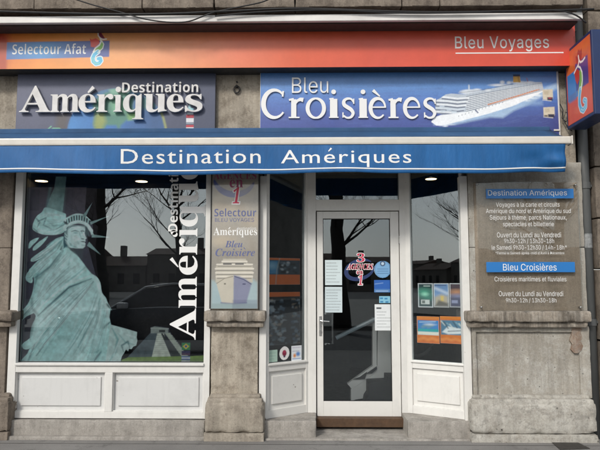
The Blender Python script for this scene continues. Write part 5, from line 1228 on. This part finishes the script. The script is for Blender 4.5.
# parked car behind the photographer
def car(cx, cy, label):
    root = thing('parked_car', (cx, cy, -.13), label, 'car')
    z0 = -.13
    prof = [(-2.1, .35), (-2.15, .62), (-2.05, .86), (-1.2, .96), (-.55, 1.02), (1.75, 1.02), (2.05, .95), (2.12, .62), (2.08, .35)]
    def loft(pf, hw, name, mat, par=root, tz=1.):
        m = MB(); bm = m.bm; Ls = []
        for s, k in ((-1, .94), (-1, 1), (1, 1), (1, .94)):
            Ls.append([bm.verts.new((cx+x*(.985 if k < 1 else 1), cy+s*(hw(z) if k == 1 else hw(z)*.93), z0+z+(0.02 if k < 1 and z > .9 else 0))) for x, z in pf])
        n = len(pf)
        for a, b in ((1, 2),):
            for i in range(n): bm.faces.new([Ls[a][i], Ls[a][(i+1) % n], Ls[b][(i+1) % n], Ls[b][i]])
        bm.faces.new(Ls[1]); bm.faces.new(Ls[2][::-1])
        for L in (Ls[0], Ls[3]):
            for v in L: bm.verts.remove(v)
        es = [e for e in bm.edges]
        bmesh.ops.bevel(bm, geom=es, offset=.05, segments=3, affect='EDGES', profile=.6)
        return m.build(name, mat, par, True)
    body_ = loft(prof, lambda z: .86 if z < .9 else .80, 'body', M_CARP)
    loft([(-1.1, .98), (-.35, 1.42), (.2, 1.49), (1.1, 1.47), (1.75, 1.3), (2.0, 1.0)], lambda z: .78-(z-.95)*.35, 'cabin', M_CARG)
    m = MB(); m.tube([(cx+a, cy+.6, z0+b) for a, b in ((-1.08, 1.0), (-.36, 1.435), (.2, 1.505), (1.1, 1.485), (1.76, 1.31), (2.0, 1.02))], .022, 8)
    m.build('roof_rail', simple('silver_trim', (.8, .82, .84), .35), root, True)
    m = MB(); m.tube([(cx+a, cy+.79, z0+b) for a, b in ((-2.0, .9), (-1.1, .97), (0, 1.02), (1.7, 1.02), (2.0, .95))], .015, 6); m.build('trim', MATS['silver_trim'], root, True)
    m = MB(); m.box((cx-.3, cy-.5, z0+1.47), (cx+1.15, cy+.5, z0+1.51), .015); m.build('roof', M_CARP, root)
    m = MB(); m.box((cx-.85, cy+.82, z0+1.0), (cx-.65, cy+1.0, z0+1.12), .03); m.build('mirror', simple('silver_trim', (.5, .52, .54)), root)
    for sx in (-1.35, 1.35):
        for sy in (-1, 1):
            m = MB(); m.tube([(cx+sx, cy+sy*.70, z0+.32), (cx+sx, cy+sy*.88, z0+.32)], .32, 24); wh = m.build('wheel', M_TYRE, root, False)
            m = MB(); m.tube([(cx+sx, cy+sy*.86, z0+.32), (cx+sx, cy+sy*.89, z0+.32)], .2, 16); m.build('rim', M_RIM, wh)
    m = MB(); m.box((cx-2.16, cy-.75, z0+.66), (cx-2.04, cy-.45, z0+.8), .02); m.build('headlight', M_RIM, root)
    m = MB(); m.box((cx-2.16, cy+.45, z0+.66), (cx-2.04, cy+.75, z0+.8), .02); m.build('headlight', M_RIM, root)
car(-3.1, -7.6, 'dark parked car mirrored in the lower part of the large shop window')

# ================================================================== LIGHT
W = bpy.data.worlds.new('World'); scene.world = W; W.use_nodes = True
n = W.node_tree; bg = n.nodes['Background']; sk = n.nodes.new('ShaderNodeTexSky'); sk.sky_type = 'NISHITA'; sk.sun_disc = False
EL, AZ = math.radians(36), math.radians(208)
sk.sun_elevation = EL; sk.sun_rotation = AZ; sk.air_density = 1.2; sk.dust_density = 1.6; sk.ozone_density = 1.5
hs_ = n.nodes.new('ShaderNodeHueSaturation'); hs_.inputs['Saturation'].default_value = .26
n.links.new(sk.outputs[0], hs_.inputs['Color']); n.links.new(hs_.outputs[0], bg.inputs[0]); bg.inputs[1].default_value = .12
sd_ = bpy.data.lights.new('sun', 'SUN'); so = bpy.data.objects.new('sun', sd_); COL.objects.link(so)
sd_.energy = 1.5; sd_.angle = math.radians(10); sd_.color = (1, .95, .87)
dirv = Vector((math.sin(AZ)*math.cos(EL), math.cos(AZ)*math.cos(EL), math.sin(EL)))
so.rotation_euler = dirv.to_track_quat('Z', 'Y').to_euler()
vs = scene.view_settings; vs.view_transform = 'Standard'; vs.look = 'None'; vs.exposure = 0.58; vs.gamma = 1; vs.use_curve_mapping = False
scene.cycles.max_bounces = 10; scene.cycles.transparent_max_bounces = 16; scene.cycles.glossy_bounces = 6
scene.cycles.use_denoising = True
